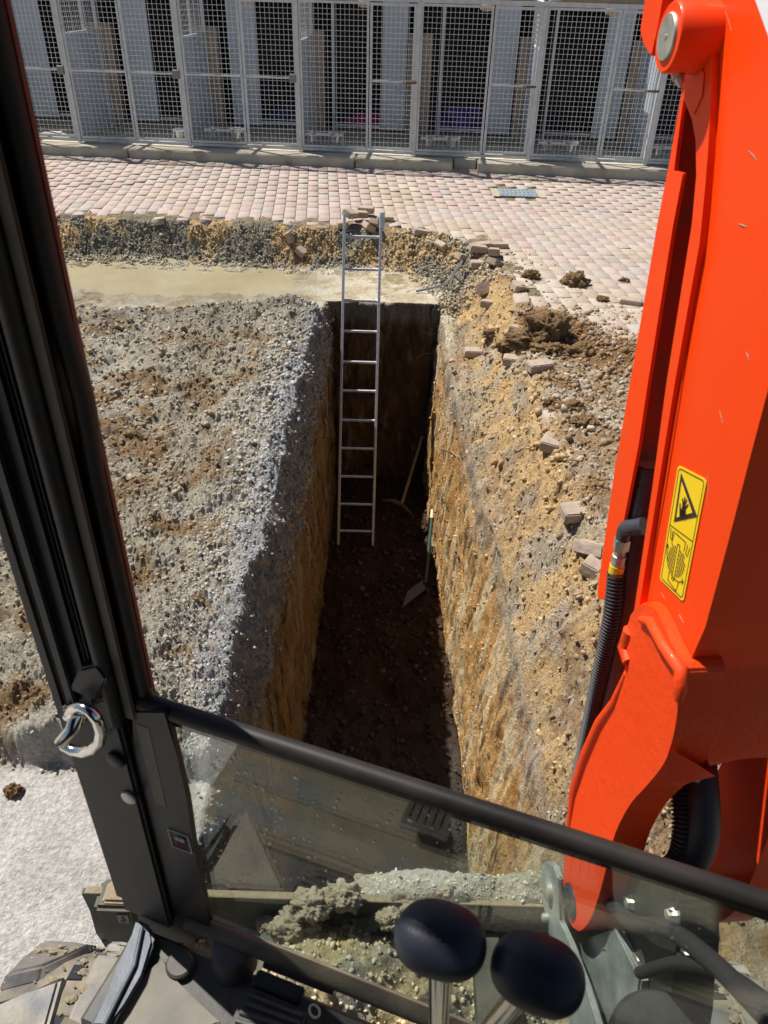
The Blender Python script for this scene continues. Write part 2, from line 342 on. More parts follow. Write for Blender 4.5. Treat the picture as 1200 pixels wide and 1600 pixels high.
# ragged shoulder of the right wall, furrowed by the bucket teeth
endw = ((D > .01) & (D < .99))[:, None] & (K == 2)[None, :]
Y = Y+np.where(endw, .07*n1+.04*n2+.012*n3, 0)
Z = Z+np.where((K == 2)[None, :] & (D > .9)[:, None], .055*fbm(X, Y, 0., 2.2, 4)+.02*n2+.006*n3+.06*np.exp(-((X-.5)/.14)**2), 0)
S_ = sdist(X, Y)
isR = (K == 4)[None, :]; isL = (K == 0)[None, :]
spl = sst(7.30, 6.9, Y-.30*np.exp(-((X+1.25)/.55)**2)+.1*n1)*sst(1.85, 2.05, Y)*isL*sst(-9, -6, X)
lo = np.where(isR, sst(.02, -.06, S_)+.55*sst(6.2, 4.4, Y)*sst(3.3, 1.5, X), spl)+np.where((Y > 8.35) & (S_ < 0), 1., 0)*sst(9.2, 9.0, Y)
m2 = fbm(X, Y, 0., 10, 4); m3 = np.abs(fbm(X, Y, 3., 24, 3)); m4 = perlin(X*62, Y*62, 2.); m5 = fbm(X, Y, 5., 4.2, 3)
m6 = np.abs(fbm(X, Y, 9., 42, 3)); cl_ = sst(-.25, .35, fbm(X, Y, 11., 1.6, 2))
Z = Z+lo*(.030*m2+.030*m3+.006*m4+.028*m5+.030*m6*(.45+.8*cl_))
slabm = isL*(S_ < 0)*(1-np.clip(spl, 0, 1)); Z = Z+slabm*.004*m2
V = np.stack([X, Y, Z], -1).reshape(-1, 3)
ii = (np.arange(NR-1)[:, None]*NC+np.arange(NC-1)[None, :]).ravel()
Fq = np.stack([ii, ii+1, ii+NC+1, ii+NC], 1)
# colour of every spot of the ground
def mix(a, b, t): t = np.clip(t, 0, 1)[..., None]; return a*(1-t)+b*t
C = lambda *c: np.array(c, float)
x, y, z = X, Y, Z
a1 = fbm(x, y, z, 1.1, 4); a2 = fbm(x, y, z+9, 3.5, 4); a3 = fbm(x, y, z+4, 14, 3); st = fbm(x*.6, y*.6, z*4., 2.4, 4); vs = fbm(x, y*3.2, z*.45, 2.2, 4)
gravel = mix(mix(C(.345, .30, .225)+0*x[..., None], C(.43, .395, .325), a1*1.5+.5), C(.33, .235, .135), sst(.0, .45, a2+.25*a1))
gravel = mix(gravel, C(.56, .55, .53), sst(-1.0, -.74, x+.25*a2)*sst(-.15, .25, a3+.1)*sst(6.4, 4.8, y)*.75)
gravel = mix(gravel, C(.24, .155, .085), sst(.05, .35, a2-.3*a1)*sst(-.85, -1.25, x)*.75); gravel = mix(gravel, C(.30, .315, .33), sst(-.80, -.66, x+.10*a2)*.75)
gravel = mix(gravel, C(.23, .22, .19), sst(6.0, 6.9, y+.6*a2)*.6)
slab = mix(C(.50, .42, .28)+0*x[..., None], C(.66, .60, .48), a2*1.4+.5); slab = mix(slab, C(.32, .25, .14), sst(.1, .5, a1+.3*a3))
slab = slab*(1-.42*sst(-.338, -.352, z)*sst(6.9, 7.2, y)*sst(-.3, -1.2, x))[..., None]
nearslab = mix(C(.66, .63, .60)+0*x[..., None], C(.56, .53, .49), a2*1.3+.4)
slab = mix(slab, nearslab, sst(4, 2, y))
clay = mix(C(.60, .37, .15)+0*x[..., None], C(.44, .23, .08), st*1.2+.45); clay = mix(clay, C(.66, .53, .33), sst(.0, .35, vs)*.9); clay = mix(clay, C(.13, .085, .05), sst(.18, .42, fbm(x, y*4, z*.8+20, 3.1, 4))*.85)
top = mix(C(.27, .28, .28)+0*x[..., None], C(.50, .45, .36), a3*1.2+.4)
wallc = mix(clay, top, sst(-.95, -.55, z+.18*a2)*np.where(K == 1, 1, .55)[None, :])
wallc = wallc*np.where((K == 1)[None, :, None], np.where((z < -.75)[..., None], C(.44, .48, .58), C(.8, .8, .8)), 1.)  # left wall colour darkened to deepen its shade
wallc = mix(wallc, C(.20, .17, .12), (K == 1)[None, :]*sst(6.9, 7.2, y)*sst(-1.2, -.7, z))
floor = mix(C(.075, .042, .024)+0*x[..., None], C(.038, .021, .013), a2+.4); floor = mix(floor, C(.075, .075, .07), sst(4.6, 3.2, y+a2*.8)*.7)  # floor colour lowered to carry the darkness down in the trench
endc = mix(C(.11, .066, .034)+0*x[..., None], C(.17, .11, .06), a2+.4); endc = mix(endc, C(.09, .055, .03), sst(.05, .35, fbm(x*1.5, y, z+40, 2.6, 4))); endc = mix(endc, C(.30, .25, .17), sst(.2, .45, fbm(x*3, y, z+60, 2., 4))*.6); endc = mix(endc, C(.20, .18, .14), sst(-.62, -.48, z+.08*a2))  # far wall tone also lowered, shade put into its colour
sand = C(.60, .41, .20)
right = mix(C(.43, .355, .26)+0*x[..., None], C(.33, .22, .125), sst(-.2, .25, a1)); right = mix(right, C(.52, .45, .35), sst(.15, .45, a3))
right = mix(right, C(.27, .16, .075), sst(.1, .4, a2)*.9)
sh = sst(.06, -.14, S_)*sst(-.62, -.25, S_+0*z)
right = mix(right, sand, sh*sst(-.32, .2, a2+.35*a3+.12*a1)*.88)
right = mix(right, C(.30, .255, .18), sst(-.2, -.42, S_+.1*a2)*sst(-.1, .2, fbm(x, y, z+30, 2.3, 3)+.02)*.7)
pil = np.exp(-(((x-1.28)/.36)**2+((y-6.0)/.42)**2))+np.exp(-(((x-1.75)/.45)**2+((y-5.5)/.3)**2))
right = mix(right, C(.24, .135, .06), sst(.25, .6, pil))
paved = mix(C(.20, .15, .10)+0*x[..., None], C(.32, .26, .18), a3+.5)
right = np.where((S_ > .1)[..., None] & (y > 6.6)[..., None], paved, right)
bankc = mix(sand*C(.9, .9, .9), C(.24, .22, .17), sst(-.1, .15, fbm(x, y, 14., 2.1, 3)+.45*sst(-.1, -.30, z)-.05)); bankc = mix(bankc, C(.13, .13, .12), sst(.15, .4, a3)*.6)
Cc = np.zeros(x.shape+(3,))
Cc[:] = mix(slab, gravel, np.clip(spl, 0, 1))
bm_ = (sst(-.50, -.36, S_+.04*a3)*sst(7.3, 7.9, y))
Cc = mix(Cc, bankc, bm_)
Cc = np.where((S_ > 0)[..., None], paved, Cc)
Cc = mix(Cc, right, (K == 4)[None, :]*sst(8.0, 7.5, y+.25*a2+1.2*sst(-.30, -.55, S_)*sst(.8, .55, x)))
wm = np.broadcast_to(wall, x.shape)
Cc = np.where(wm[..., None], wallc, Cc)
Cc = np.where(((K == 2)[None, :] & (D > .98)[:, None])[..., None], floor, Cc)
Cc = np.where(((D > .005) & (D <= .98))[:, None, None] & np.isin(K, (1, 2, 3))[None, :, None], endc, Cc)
colg = np.clip(Cc.reshape(-1, 3), .01, .9)
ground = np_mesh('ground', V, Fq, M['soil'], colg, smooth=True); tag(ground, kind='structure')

# ------------------------------------------------------------------ puddle
pv = [(-9, 7.15), (-1.05, 7.15), (-.95, 7.62), (-.6, 7.8), (-.6, 9.0), (-9, 9.0)]
me = MB(); me.prism([(a, b, -.420) for a, b in pv], (0, 0, .0605)); wtr = me.build('water', 'water', kind='structure')

# ------------------------------------------------------------------ loose stones (stuff)
def ico():
    b = bmesh.new(); bmesh.ops.create_icosphere(b, subdivisions=1, radius=1); v = np.array([q.co[:] for q in b.verts]); f_ = np.array([[q.index for q in p.verts] for p in b.faces]); b.free(); return v, f_
IV, IF = ico()
def scatter(name, P, rad, col, label=None):
    n = len(P); v = np.repeat(IV[None], n, 0)*(1+rng.uniform(-.42, .42, (n, 12, 1)))
    sc = rad[:, None]*rng.uniform(.6, 1.25, (n, 3)); sc[:, 2] *= .8
    v = v*sc[:, None, :]
    q = rng.normal(size=(n, 4)); q /= np.linalg.norm(q, axis=1)[:, None]; w0, x0, y0, z0 = q.T
    Rm = np.stack([1-2*(y0*y0+z0*z0), 2*(x0*y0-w0*z0), 2*(x0*z0+w0*y0), 2*(x0*y0+w0*z0), 1-2*(x0*x0+z0*z0), 2*(y0*z0-w0*x0), 2*(x0*z0-w0*y0), 2*(y0*z0+w0*x0), 1-2*(x0*x0+y0*y0)], -1).reshape(n, 3, 3)
    v = np.einsum('nij,nkj->nki', Rm, v)+P[:, None, :]
    Fc = (IF[None]+np.arange(n)[:, None, None]*12).reshape(-1, 3)
    o = np_mesh(name, v.reshape(-1, 3), Fc, M['stone'], np.repeat(col, 12, 0)); tag(o, kind='stuff'); return o
flat = V.copy(); Sd = S_.ravel(); Kf = np.broadcast_to(K[None], X.shape).ravel(); splf = (spl+0*X).ravel(); Df = np.broadcast_to(D[:, None], X.shape).ravel()
def pick(mask, n, wgt=None):
    idx = np.nonzero(mask)[0]
    p = None
    if wgt is not None: p = wgt[idx]/wgt[idx].sum()
    return rng.choice(idx, n, p=p)
rowgap = np.gradient(ys); area = (np.broadcast_to(rowgap[:, None], X.shape)*np.abs(np.gradient(X, axis=1))).ravel()+1e-9
near_w = area*(1/(1+flat[:, 1]**1.2))
inview = (flat[:, 0] > -4) & (flat[:, 0] < 3.2) & (flat[:, 1] > 1.2)
sel = []; rads = []; cl = []
def grp(mask, n, rmin, rmax, pal, pw=2.6, wgt=None, own=.45, lift=.25):
    i = pick(mask, n, near_w if wgt is None else wgt); P = flat[i]+rng.normal(size=(n, 3))*[.008, .008, 0]
    r = (rmin+(rmax-rmin)*rng.random(n)**pw)*np.clip(np.hypot(P[:, 0], P[:, 1])/4.2, .62, 1.25)
    P[:, 2] += r*lift
    pal = np.array(pal); pc = pal[rng.integers(0, len(pal), n)]*rng.uniform(.75, 1.2, (n, 1)); o = rng.uniform(0, own*2, (n, 1)).clip(0, 1)
    sel.append(P); rads.append(r); cl.append(np.clip(pc*(1-o)+colg[i]*o, .02, .85))
PG = [(.38, .36, .31), (.27, .25, .22), (.55, .52, .46), (.42, .35, .26), (.32, .21, .12), (.45, .31, .17), (.36, .31, .25), (.28, .18, .10)]
grp(inview & (splf > .3), 34000, .0022, .020, PG, 6.0, own=1.3)
grp(inview & (splf > .3) & (flat[:, 0] > -.98), 8000, .0025, .017, [(.50, .50, .49), (.38, .39, .40), (.56, .55, .52), (.32, .33, .34)], 4.5, own=.6)
grp(inview & (Kf == 1) & (flat[:, 2] > -.75) & (Df > .9), 9000, .003, .017, [(.36, .37, .38), (.27, .28, .29)], 3, wgt=np.ones(len(flat)))
grp(inview & (Kf == 4) & (Sd < .9) & (flat[:, 1] < 8.2), 20000, .0022, .015, PG+[(.56, .38, .18)], 5, own=.85)
grp(inview & (Kf == 4) & (Sd < 2.2) & (Sd > .2) & (flat[:, 1] < 6.8), 12000, .003, .020, PG+[(.28, .17, .09), (.24, .15, .08)], 4)
grp(inview & (Kf == 4) & (Sd < .9) & (Sd > -.35) & (flat[:, 1] < 6.6), 6000, .006, .028, [(.27, .17, .09), (.34, .24, .14), (.22, .14, .08), (.44, .38, .29)], 3.2, own=.6)
grp((flat[:, 0] > -5) & (flat[:, 0] < 1.3) & (flat[:, 1] > 8.5) & (flat[:, 1] < 9.25) & (Sd < -.07), 14000, .003, .017, [(.26, .25, .23), (.34, .31, .25), (.50, .38, .20), (.17, .17, .16), (.46, .40, .30)], 3.2, wgt=area)
grp((flat[:, 0] > .2) & (flat[:, 0] < 1.5) & (flat[:, 1] > 7.4) & (flat[:, 1] < 8.9) & (Sd < .02) & (Sd > -.55), 4500, .004, .020, [(.30, .28, .23), (.50, .38, .20), (.20, .19, .17), (.46, .40, .30)], 3.2, wgt=area)
grp((Kf == 3) & (Df > .9) & (flat[:, 1] > 1.3), 3600, .003, .015, [(.42, .27, .12), (.30, .16, .06), (.14, .09, .05), (.5, .4, .26)], 4.5, wgt=np.ones(len(flat)), lift=-.45, own=.9)
grp((Kf == 1) & (Df > .9) & (flat[:, 1] > 1.3) & (flat[:, 2] < -.6), 1800, .003, .013, [(.36, .22, .10), (.14, .09, .05)], 4, wgt=np.ones(len(flat)), lift=-.3, own=.9)
grp((Kf == 2) & (Df > .9), 4200, .004, .028, [(.07, .042, .026), (.04, .026, .02), (.11, .085, .065)], 3, wgt=np.ones(len(flat)))
grp(inview & (flat[:, 1] < 2.0) & (flat[:, 0] < -.5) & (splf < .2), 260, .002, .007, [(.4, .36, .3), (.2, .15, .1)], 3)
grp(inview & (Sd > .0) & (Sd < 1.3) & (flat[:, 1] > 6), 3500, .002, .010, [(.34, .25, .16), (.42, .36, .27), (.26, .19, .12)], 4, wgt=area)
grp(inview & (Sd > .3) & (Kf == 4) & (flat[:, 1] > 6), 1100, .003, .014, [(.26, .17, .09), (.3, .26, .2)], 3, wgt=area)
grp(inview & (splf > .3) & (flat[:, 0] < -1.0), 5000, .005, .024, [(.27, .18, .10), (.34, .26, .17), (.24, .17, .11)], 3.2)
scatter('gravel', np.concatenate(sel), np.concatenate(rads), np.concatenate(cl))

# ------------------------------------------------------------------ paving
ca, sa = math.cos(R(5.0)), math.sin(R(5.0)); PW, PL, GAP = .134, .258, .0055
U, Wd = [], []
for i in range(-60, 72):
    for j in range(-30, 60):
        U.append((i+.5)*PW); Wd.append((j+.5)*PL+(.5*PL if i % 2 else 0))
U = np.array(U); Wd = np.array(Wd)
PX = U*ca-Wd*sa+.25; PY = U*sa+Wd*ca+1.1
sdp = sdist(PX, PY)
ky = 12.0-.0542*PX
keep = (sdp > .045+.075*rng.uniform(-1, 1, len(PX))) & (PX > -7) & (PX < 7.5) & (PY < ky+.25) & (PY > -1.5) & ~((np.abs(PX-1.64) < .33) & (np.abs(PY-10.78) < .27))
PX, PY, sdp = PX[keep], PY[keep], sdp[keep]; n = len(PX)
hx, hy, ch = PW/2-GAP/2, PL/2-GAP/2, .003
base = []
for zz, k in ((0, ch), (-ch, 0), (-.07, 0)):
    base += [(-hx+k, -hy+k, zz), (hx-k, -hy+k, zz), (hx-k, hy-k, zz), (-hx+k, hy-k, zz)]
base = np.array(base)
loose = sst(.38, .05, sdp); ang = R(5.0)+rng.normal(size=n)*(.004+.10*loose); tx = rng.normal(size=n)*(.006+.07*loose); ty = rng.normal(size=n)*(.004+.07*loose)
hz = rng.normal(size=n)*(.0018+.005*loose)
v = np.repeat(base[None], n, 0)*np.array([1, 1, 1])
v[:, :, 2] += v[:, :, 0]*tx[:, None]+v[:, :, 1]*ty[:, None]+hz[:, None]+(.006*fbm(PX, PY, 0., .8, 2)+.075*sst(9.6, 12.2, PY))[:, None]
vx = v[:, :, 0]*np.cos(ang)[:, None]-v[:, :, 1]*np.sin(ang)[:, None]+PX[:, None]; vy = v[:, :, 0]*np.sin(ang)[:, None]+v[:, :, 1]*np.cos(ang)[:, None]+PY[:, None]
v = np.stack([vx, vy, v[:, :, 2]], -1)
fb = [(0, 1, 2, 3)]
for a in (0, 4):
    for k in range(4): fb.append((a+4+k, a+4+(k+1) % 4, a+(k+1) % 4, a+k))
fb = np.array(fb); Fp = (fb[None]+np.arange(n)[:, None, None]*12).reshape(-1, 4)
pal = np.array([(.55, .43, .385), (.53, .41, .37), (.56, .45, .40), (.52, .44, .395), (.50, .44, .395), (.55, .425, .385)])
pc = .80*pal[rng.integers(0, len(pal), n)]*rng.uniform(.93, 1.06, (n, 1))
du = sst(.0, .5, fbm(PX, PY, 3., .7, 4)+.55*sst(9.6, 6.5, PY)+.35*np.exp(-((PX-.3)/.9)**2)*sst(11.8, 9.6, PY))
dc = mix(np.array([.40, .32, .235])+0*pc, np.array([.50, .44, .36]), fbm(PX, PY, 8., 1.6, 3)+.4)
pc = mix(pc, dc, du*.8)
paving = np_mesh('paving', v.reshape(-1, 3), Fp, M['paver'], np.repeat(np.clip(pc, .05, .8), 12, 0)); tag(paving, kind='structure')

# ------------------------------------------------------------------ lumps of soil
def lump(name, c, r, m, seed=0, sub=4, amp=.35, sq=(1, 1, .7), parent=None, fs=1.0):
    b = bmesh.new(); bmesh.ops.create_icosphere(b, subdivisions=sub, radius=1)
    P = np.array([q.co[:] for q in b.verts]); P *= np.array(sq)
    d = 1+amp*fbm(P[:, 0]+seed*3.7, P[:, 1], P[:, 2], 1.1*fs, 3)+amp*.6*np.abs(fbm(P[:, 0]+seed, P[:, 1]+5, P[:, 2], 3.2*fs, 3))+amp*.18*fbm(P[:, 0]+seed, P[:, 1]+5, P[:, 2], 11*fs, 2)
    P = P*d[:, None]*r
    for q, p in zip(b.verts, P): q.co = p
    me = bpy.data.meshes.new(name); b.to_mesh(me); b.free(); me.materials.append(M[m]); me.polygons.foreach_set('use_smooth', np.ones(len(me.polygons), bool))
    o = bpy.data.objects.new(name, me); COL.objects.link(o); o.location = c; o.parent = parent; return o
from mathutils.bvhtree import BVHTree
_bv = BVHTree.FromPolygons([tuple(q) for q in V], [tuple(q) for q in Fq])
def hit(px, py):
    loc, n_, i_, d_ = _bv.ray_cast(EYE, ray(px, py).normalized()); return loc
clods = [(830, 426, .075, 'small dark brown clod of earth at the broken paving edge'),
         (898, 434, .120, 'largest dark brown clod of earth lying alone on the paving'),
         (855, 505, .16, 'dark clod crowning the heap of brown soil beside the trench'),
         (816, 450, .05, 'small dark clod just below the clod at the broken paving edge'),
         (940, 466, .055, 'small brown clod between the biggest clod and a loose block'),
         (975, 437, .05, 'flat brown clod on the paving near the orange guard'),
         (862, 628, .05, 'rusty brown clod on the gravelly right bank'),
         (22, 1234, .034, 'round brown clod alone on the pale concrete at lower left')]
for i, (px, py, r, lb) in enumerate(clods):
    p = hit(px, py+r*110)+Vector((0, 0, r*.25)); tag(lump('soil_clod', p, r*.82, 'clod', i, sub=5, amp=.5, fs=1.9, sq=(1.15, .9, .9)), lb, 'soil clod', 'brown soil clods')
for i, (px, py, r, lb) in enumerate([(832, 530, .13, 'reddish brown main lump of the soil heap beside the trench'), (800, 540, .09, 'brown lump at the trench side of the soil heap'), (905, 552, .10, 'flat brown lump at the right foot of the soil heap'), (862, 548, .10, 'brown lump at the front foot of the soil heap'), (890, 640, .09, 'rusty lump in the gravel well below the soil heap'), (915, 660, .07, 'rusty lump nearest the orange guard on the right bank'), (770, 520, .06, 'small brown lump between the soil heap and the trench')]):
    tag(lump('soil_clod', hit(px, py)+Vector((0, 0, -.01)), r, 'clod', 40+i, sub=5, amp=.6, sq=(1.2, .9, .6), fs=2.2), lb, 'soil clod', 'brown soil clods')
# ------------------------------------------------------------------ loose paving blocks
def block_mesh():
    b = MB(); b.box((0, 0, 0), (.185, .115, .065), bev=.007, seg=2)
    bmesh.ops.subdivide_edges(b.bm, edges=[e for e in b.bm.edges if e.calc_length() > .03], cuts=7, use_grid_fill=True)
    P = np.array([v.co[:] for v in b.bm.verts]); dn = .0022*fbm(P[:, 0], P[:, 1], P[:, 2], 30, 3)-.010*np.maximum(0, fbm(P[:, 0]+3, P[:, 1], P[:, 2], 16, 2)-.35)
    for v, d_ in zip(b.bm.verts, dn): v.co += v.co.normalized()*float(d_)
    o = b.build('loose_paving_block', 'block'); return o
blocks = [  # px, py, z, rz, rx, ry, label
 (548, 345, .10, 60, 20, 10, 'loose block on top of the pile behind the ladder'),
 (562, 341, .06, 20, 0, 5, 'loose block just left of the right ladder rail'),
 (576, 352, .02, 110, 30, 0, 'loose block tipped on edge between the ladder rails'),
 (572, 334, .07, 170, 0, 0, 'pink block at the back of the pile behind the ladder'),
 (586, 349, .0, 80, 10, 40, 'block leaning at the right side of the pile behind the ladder'),
 (602, 340, .05, 10, 0, 0, 'loose block on the paving edge right of the ladder'),
 (454, 363, -.12, 85, 60, 0, 'pale block half buried in the bank left of the ladder'),
 (474, 386, -.22, 60, 30, 0, 'small pale block low in the bank left of the ladder'),
 (535, 348, -.0, 100, 0, 0, 'loose block behind the left ladder rail'),
 (658, 361, -.02, 15, 0, 10, 'grey block lying on the far bank right of the ladder'),
 (690, 384, -.06, 120, 60, 0, 'pinkish block stuck in the sandy far bank'),
 (753, 382, .03, 25, 0, 0, 'pink block lying flat at the back of the right block pile'),
 (779, 382, .04, 8, 0, 0, 'block on the paving at the right end of the block pile'),
 (746, 394, .0, 12, 0, 8, 'largest looking block in the middle of the right block pile'),
 (749, 411, -.02, 5, 0, 0, 'square ended block at the front of the right block pile'),
 (773, 409, .0, 55, 5, 25, 'block tilted at the right front of the block pile'),
 (725, 401, -.05, 30, 0, 20, 'block half sunk left of the block pile'),
 (771, 396, .0, 80, 0, 10, 'dusty pink block between the pile blocks'),
 (758, 449, -.08, 40, 50, 0, 'reddish block on edge above the bank shoulder'),
 (767, 469, -.04, 165, 8, 0, 'pale block lying alone on sand near the trench corner'),
 (742, 549, -.10, 178, 0, 0, 'beige block overhanging the sandy shoulder of the trench'),
 (842, 571, .06, 200, 0, 0, 'grey block by itself in front of the brown soil heap'),
 (815, 511, .05, 150, 10, 0, 'pink block partly under the brown soil heap'),
 (805, 557, .02, 170, 0, 0, 'half buried block at the foot of the brown soil heap'),
 (985, 471, .035, 160, 0, 0, 'pink block lying alone on the paving close to the excavator'),
 (929, 850, .05, 130, 20, 20, 'broken pink block on the right bank beside the orange guard'),
 (932, 878, .02, 60, 10, 10, 'grey block fragment under the broken pink block by the guard'),
 (862, 683, .01, 70, 5, 5, 'pale block nearly flush with the gravel of the right bank'),
 (905, 790, .0, 10, 5, 0, 'square block set flat in the gravel of the right bank'),
 (811, 447, .0, 95, 8, 0, 'dusty pink block beside the small clod pair'),
]
pb = block_mesh()
for i, (px, py, z, rz, rx, ry, lb) in enumerate(blocks):
    o = pb if i == 0 else pb.copy()
    if i: COL.objects.link(o)
    p = hit(px, py+5); stack = {0: .09, 3: .06, 13: .05, 1: .06, 17: .03}.get(i, 0)
    p = p+Vector((0, 0, .020+stack-(.040 if i in (27, 28) else .028 if i in (23, 22, 6, 7, 25, 26, 19) else 0)))
    o.location = p; o.rotation_euler = (R(rx), R(ry), R(rz)); tag(o, lb, 'paving block', 'loose paving blocks'); o.scale = (1, 1, 1)

# ------------------------------------------------------------------ kerb and apron of the kennels
KA = -math.atan(.0542); KO = Vector((0, 12.236, 0))
def KP(x, y, z): return Vector((KO.x+x*math.cos(KA)-y*math.sin(KA), KO.y+x*math.sin(KA)+y*math.cos(KA), z))
kr = Matrix.Rotation(KA, 3, 'Z')
joints = [-9, -6.3, -3.86, -.55, .86, 1.2, 3.9, 6.5]
for a, b_ in zip(joints[:-1], joints[1:]):
    hole = (a == .86)
    me = MB(); me.box(KP((a+b_)/2, -.20+(.12 if hole else 0), .075), (b_-a-.02, .36-(.22 if hole else 0), .24), kr, bev=.012, seg=2); me.build('kerb', 'concrete' if a < .8 else 'concrete', kind='structure')
me = MB(); me.box(KP(-1.2, 1.49, .09), (15.6, 3.02, .205), kr); me.build('pavement', 'concrete', kind='structure')
# plinth block gap
# ------------------------------------------------------------------ kennels
def wires(b, x0, x1, z0, z1, y=0, sp=.062, r=.0021, axis='x'):
    nx = max(2, round((x1-x0)/sp)); nz = max(2, round((z1-z0)/sp))
    def P(x, z, o): return (x, y+o, z) if axis == 'x' else (y+o, x, z)
    for i in range(nx+1):
        x = x0+(x1-x0)*i/nx; s1, s2 = (2*r, 2*r)
        c = P(x, (z0+z1)/2, 0); d = (2*r, 2*r, z1-z0); b.box(c, d)
    for i in range(nz+1):
        z = z0+(z1-z0)*i/nz; c = P((x0+x1)/2, z, -2*r-.0005); d = (x1-x0, 2*r, 2*r) if axis == 'x' else (2*r, x1-x0, 2*r); b.box(c, d)
def frame(b, x0, x1, z0, z1, t=.028, y=0, dp=.028):
    b.box(((x0+t/2), y, (z0+z1)/2), (t, dp, z1-z0)); b.box(((x1-t/2), y, (z0+z1)/2), (t, dp, z1-z0))
    b.box(((x0+x1)/2, y, z0+t/2), (x1-x0-2*t, dp, t)); b.box(((x0+x1)/2, y, z1-t/2), (x1-x0-2*t, dp, t))
mains = [-6.37, -4.70, -3.04, -1.39, .27, 1.94, 3.62]
KW = 1.664; KT = 1.86; DP = 1.35
klab = ['kennel at the far left end of the row behind the cab pillar', 'kennel with a latch box and pink cup seen beside the cab pillar', 'kennel above the left end of the paving with a grey box latch', 'kennel with a magenta blanket right behind the ladder', 'kennel with a purple blanket behind the long bowl shelf', 'kennel next to the orange boom with a tall dark doorway', 'kennel at the right end of the row half hidden by the boom']
for bi, x0 in enumerate(mains):
    leftkind = bi < 3; midx = .87 if leftkind else 1.0
    e = empty('dog_kennel', KP(x0, 0, .205), KA, 'galvanised '+klab[bi], 'dog kennel', 'row of dog kennels')
    # posts
    b = MB(); b.box((0, 0, KT/2), (.055, .06, KT)); b.box((0, DP, 1.0), (.05, .05, 2.0)); b.box((KW/2, -.001, KT+.025), (KW-.002, .05, .05)); b.box((.0, DP/2, KT+.026), (.045, DP-.08, .045))
    b.tube([(.03, 0, KT+.05), (KW/2, DP*.6, KT+.24)], .018, 6); b.tube([(KW-.03, 0, KT+.05), (KW/2, DP*.6, KT+.24)], .018, 6)
    b.box((KW/2, -.001, .03), (KW-.06, .04, .035))
    b.build('frame', 'galv', e)
    if bi == len(mains)-1:
        b = MB(); b.box((KW, 0, KT/2), (.055, .06, KT)); b.box((KW, DP, 1.0), (.05, .05, 2.0)); b.build('end_post', 'galv', e)
    # fixed panel
    b = MB(); frame(b, .032, midx-.008, .055, KT-.006); 
    if leftkind: b.box((midx/2+.01, 0, .93), (midx-.1, .026, .022))
    p = b.build('fixed_panel', 'galv', e)
    b = MB(); wires(b, .06, midx-.036, .083, KT-.034, .0); b.build('wire_mesh', 'wire', p)
    # door
    b = MB(); frame(b, midx+.008, KW-.034, .06, KT-.012, .032); b.box(((midx+KW)/2-.01, 0, .93), (KW-midx-.11, .026, .024))
    p = b.build('door', 'galv', e); p.rotation_euler = (0, 0, (.004, -.007, .002, -.009, .006, -.004, .003)[bi])
    b = MB(); wires(b, midx+.04, KW-.066, .092, KT-.044, .0); b.build('wire_mesh', 'wire', p)
    b = MB()
    if leftkind: b.box((KW-.085, -.03, .93), (.10, .035, .11), bev=.006)
    else:
        b.box((KW-.07, -.03, .93), (.14, .02, .03), bev=.004); b.tube([(KW-.16+.012*math.cos(t)*2, -.045, .93+.012*math.sin(t)) for t in np.linspace(0, 2*math.pi, 10)[:-1]], .005, 5, closed=True)
    b.build('latch', M['latchm'] if leftkind else 'rust', p)
    # partition: solid sheet low, mesh above
    b = MB(); nrib = 14
    for k in range(nrib):
        yy = .05+(DP-.1)*(k+.5)/nrib; b.box((.006 if k % 2 else -.006, yy, .70), (.012, (DP-.1)/nrib+.002, 1.30))
    p = b.build('partition', 'sheet', e)
    b = MB(); b.box((0, DP/2, 1.365), (.03, DP-.08, .025)); wires(b, .05, DP-.05, 1.38, KT, 0, .062, .0021, 'y'); b.build('partition_mesh', 'wire', p)
    # back wall of the shelter
    b = MB()
    b.box((.0, DP+.12, .72), (.36, .16, 1.44), bev=.004)
    b.build('pillar', 'beige', e)
    if leftkind: ox0, ox1, sx0, sx1 = .82, 1.44, .36, .80
    else: ox0, ox1, sx0, sx1 = .34, 1.06, 1.08, 1.46
    b = MB(); b.box(((sx0+sx1)/2, DP+.0, .98), (sx1-sx0, .03, 1.72)); b.box(((sx0+sx1)/2, DP-.02, 1.0), (sx1-sx0-.02, .012, .03)); b.build('sheet_door', 'sheet', e)
    b = MB(); b.box((ox0-.01 if not leftkind else ox1+.02, DP, .95), (.04, .06, 1.75)); b.box(((ox0+ox1)/2, DP-.005, .17), (ox1-ox0, .04, .03)); b.build('door_post', 'galv', e)
    b = MB(); b.box((KW/2, DP+.11, .045), (KW, .25, .09)); b.build('threshold', M['dkconcrete'], e)
    b = MB(); b.box((KW/2, DP+.14, 1.93), (KW, .12, .16)); b.build('lintel', 'beige', e)
    # room behind, walls coloured near black to stand in for its shade
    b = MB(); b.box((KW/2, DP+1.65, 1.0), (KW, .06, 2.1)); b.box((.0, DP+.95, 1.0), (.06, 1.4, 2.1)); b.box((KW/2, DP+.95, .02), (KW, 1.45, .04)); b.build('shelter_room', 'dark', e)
    # shelter roof and partly covered run
    b = MB(); nr = 14
    for k in range(nr): b.box(((k+.5)*KW/nr, DP+.80, 2.10+(.008 if k % 2 else 0)), (KW/nr+.001, 1.95, .02))
    b.build('roof', 'roofm', e)
    b = MB(); ww = (.55, .35, .62, .8, .5, .45, .7)[bi]
    b.box((KW*(.12+.5*ww), DP-.36, 2.01), (KW*ww*.9, .40, .012)); b.build('canopy_sheet', 'roofm', e)
    b = MB(); b.lathe((.9, .25, 1.78), (0, 0, 1), [(0, .05), (.02, .085), (.05, .09), (.10, .05)], 14); b.build('lamp_housing', 'beige', e)
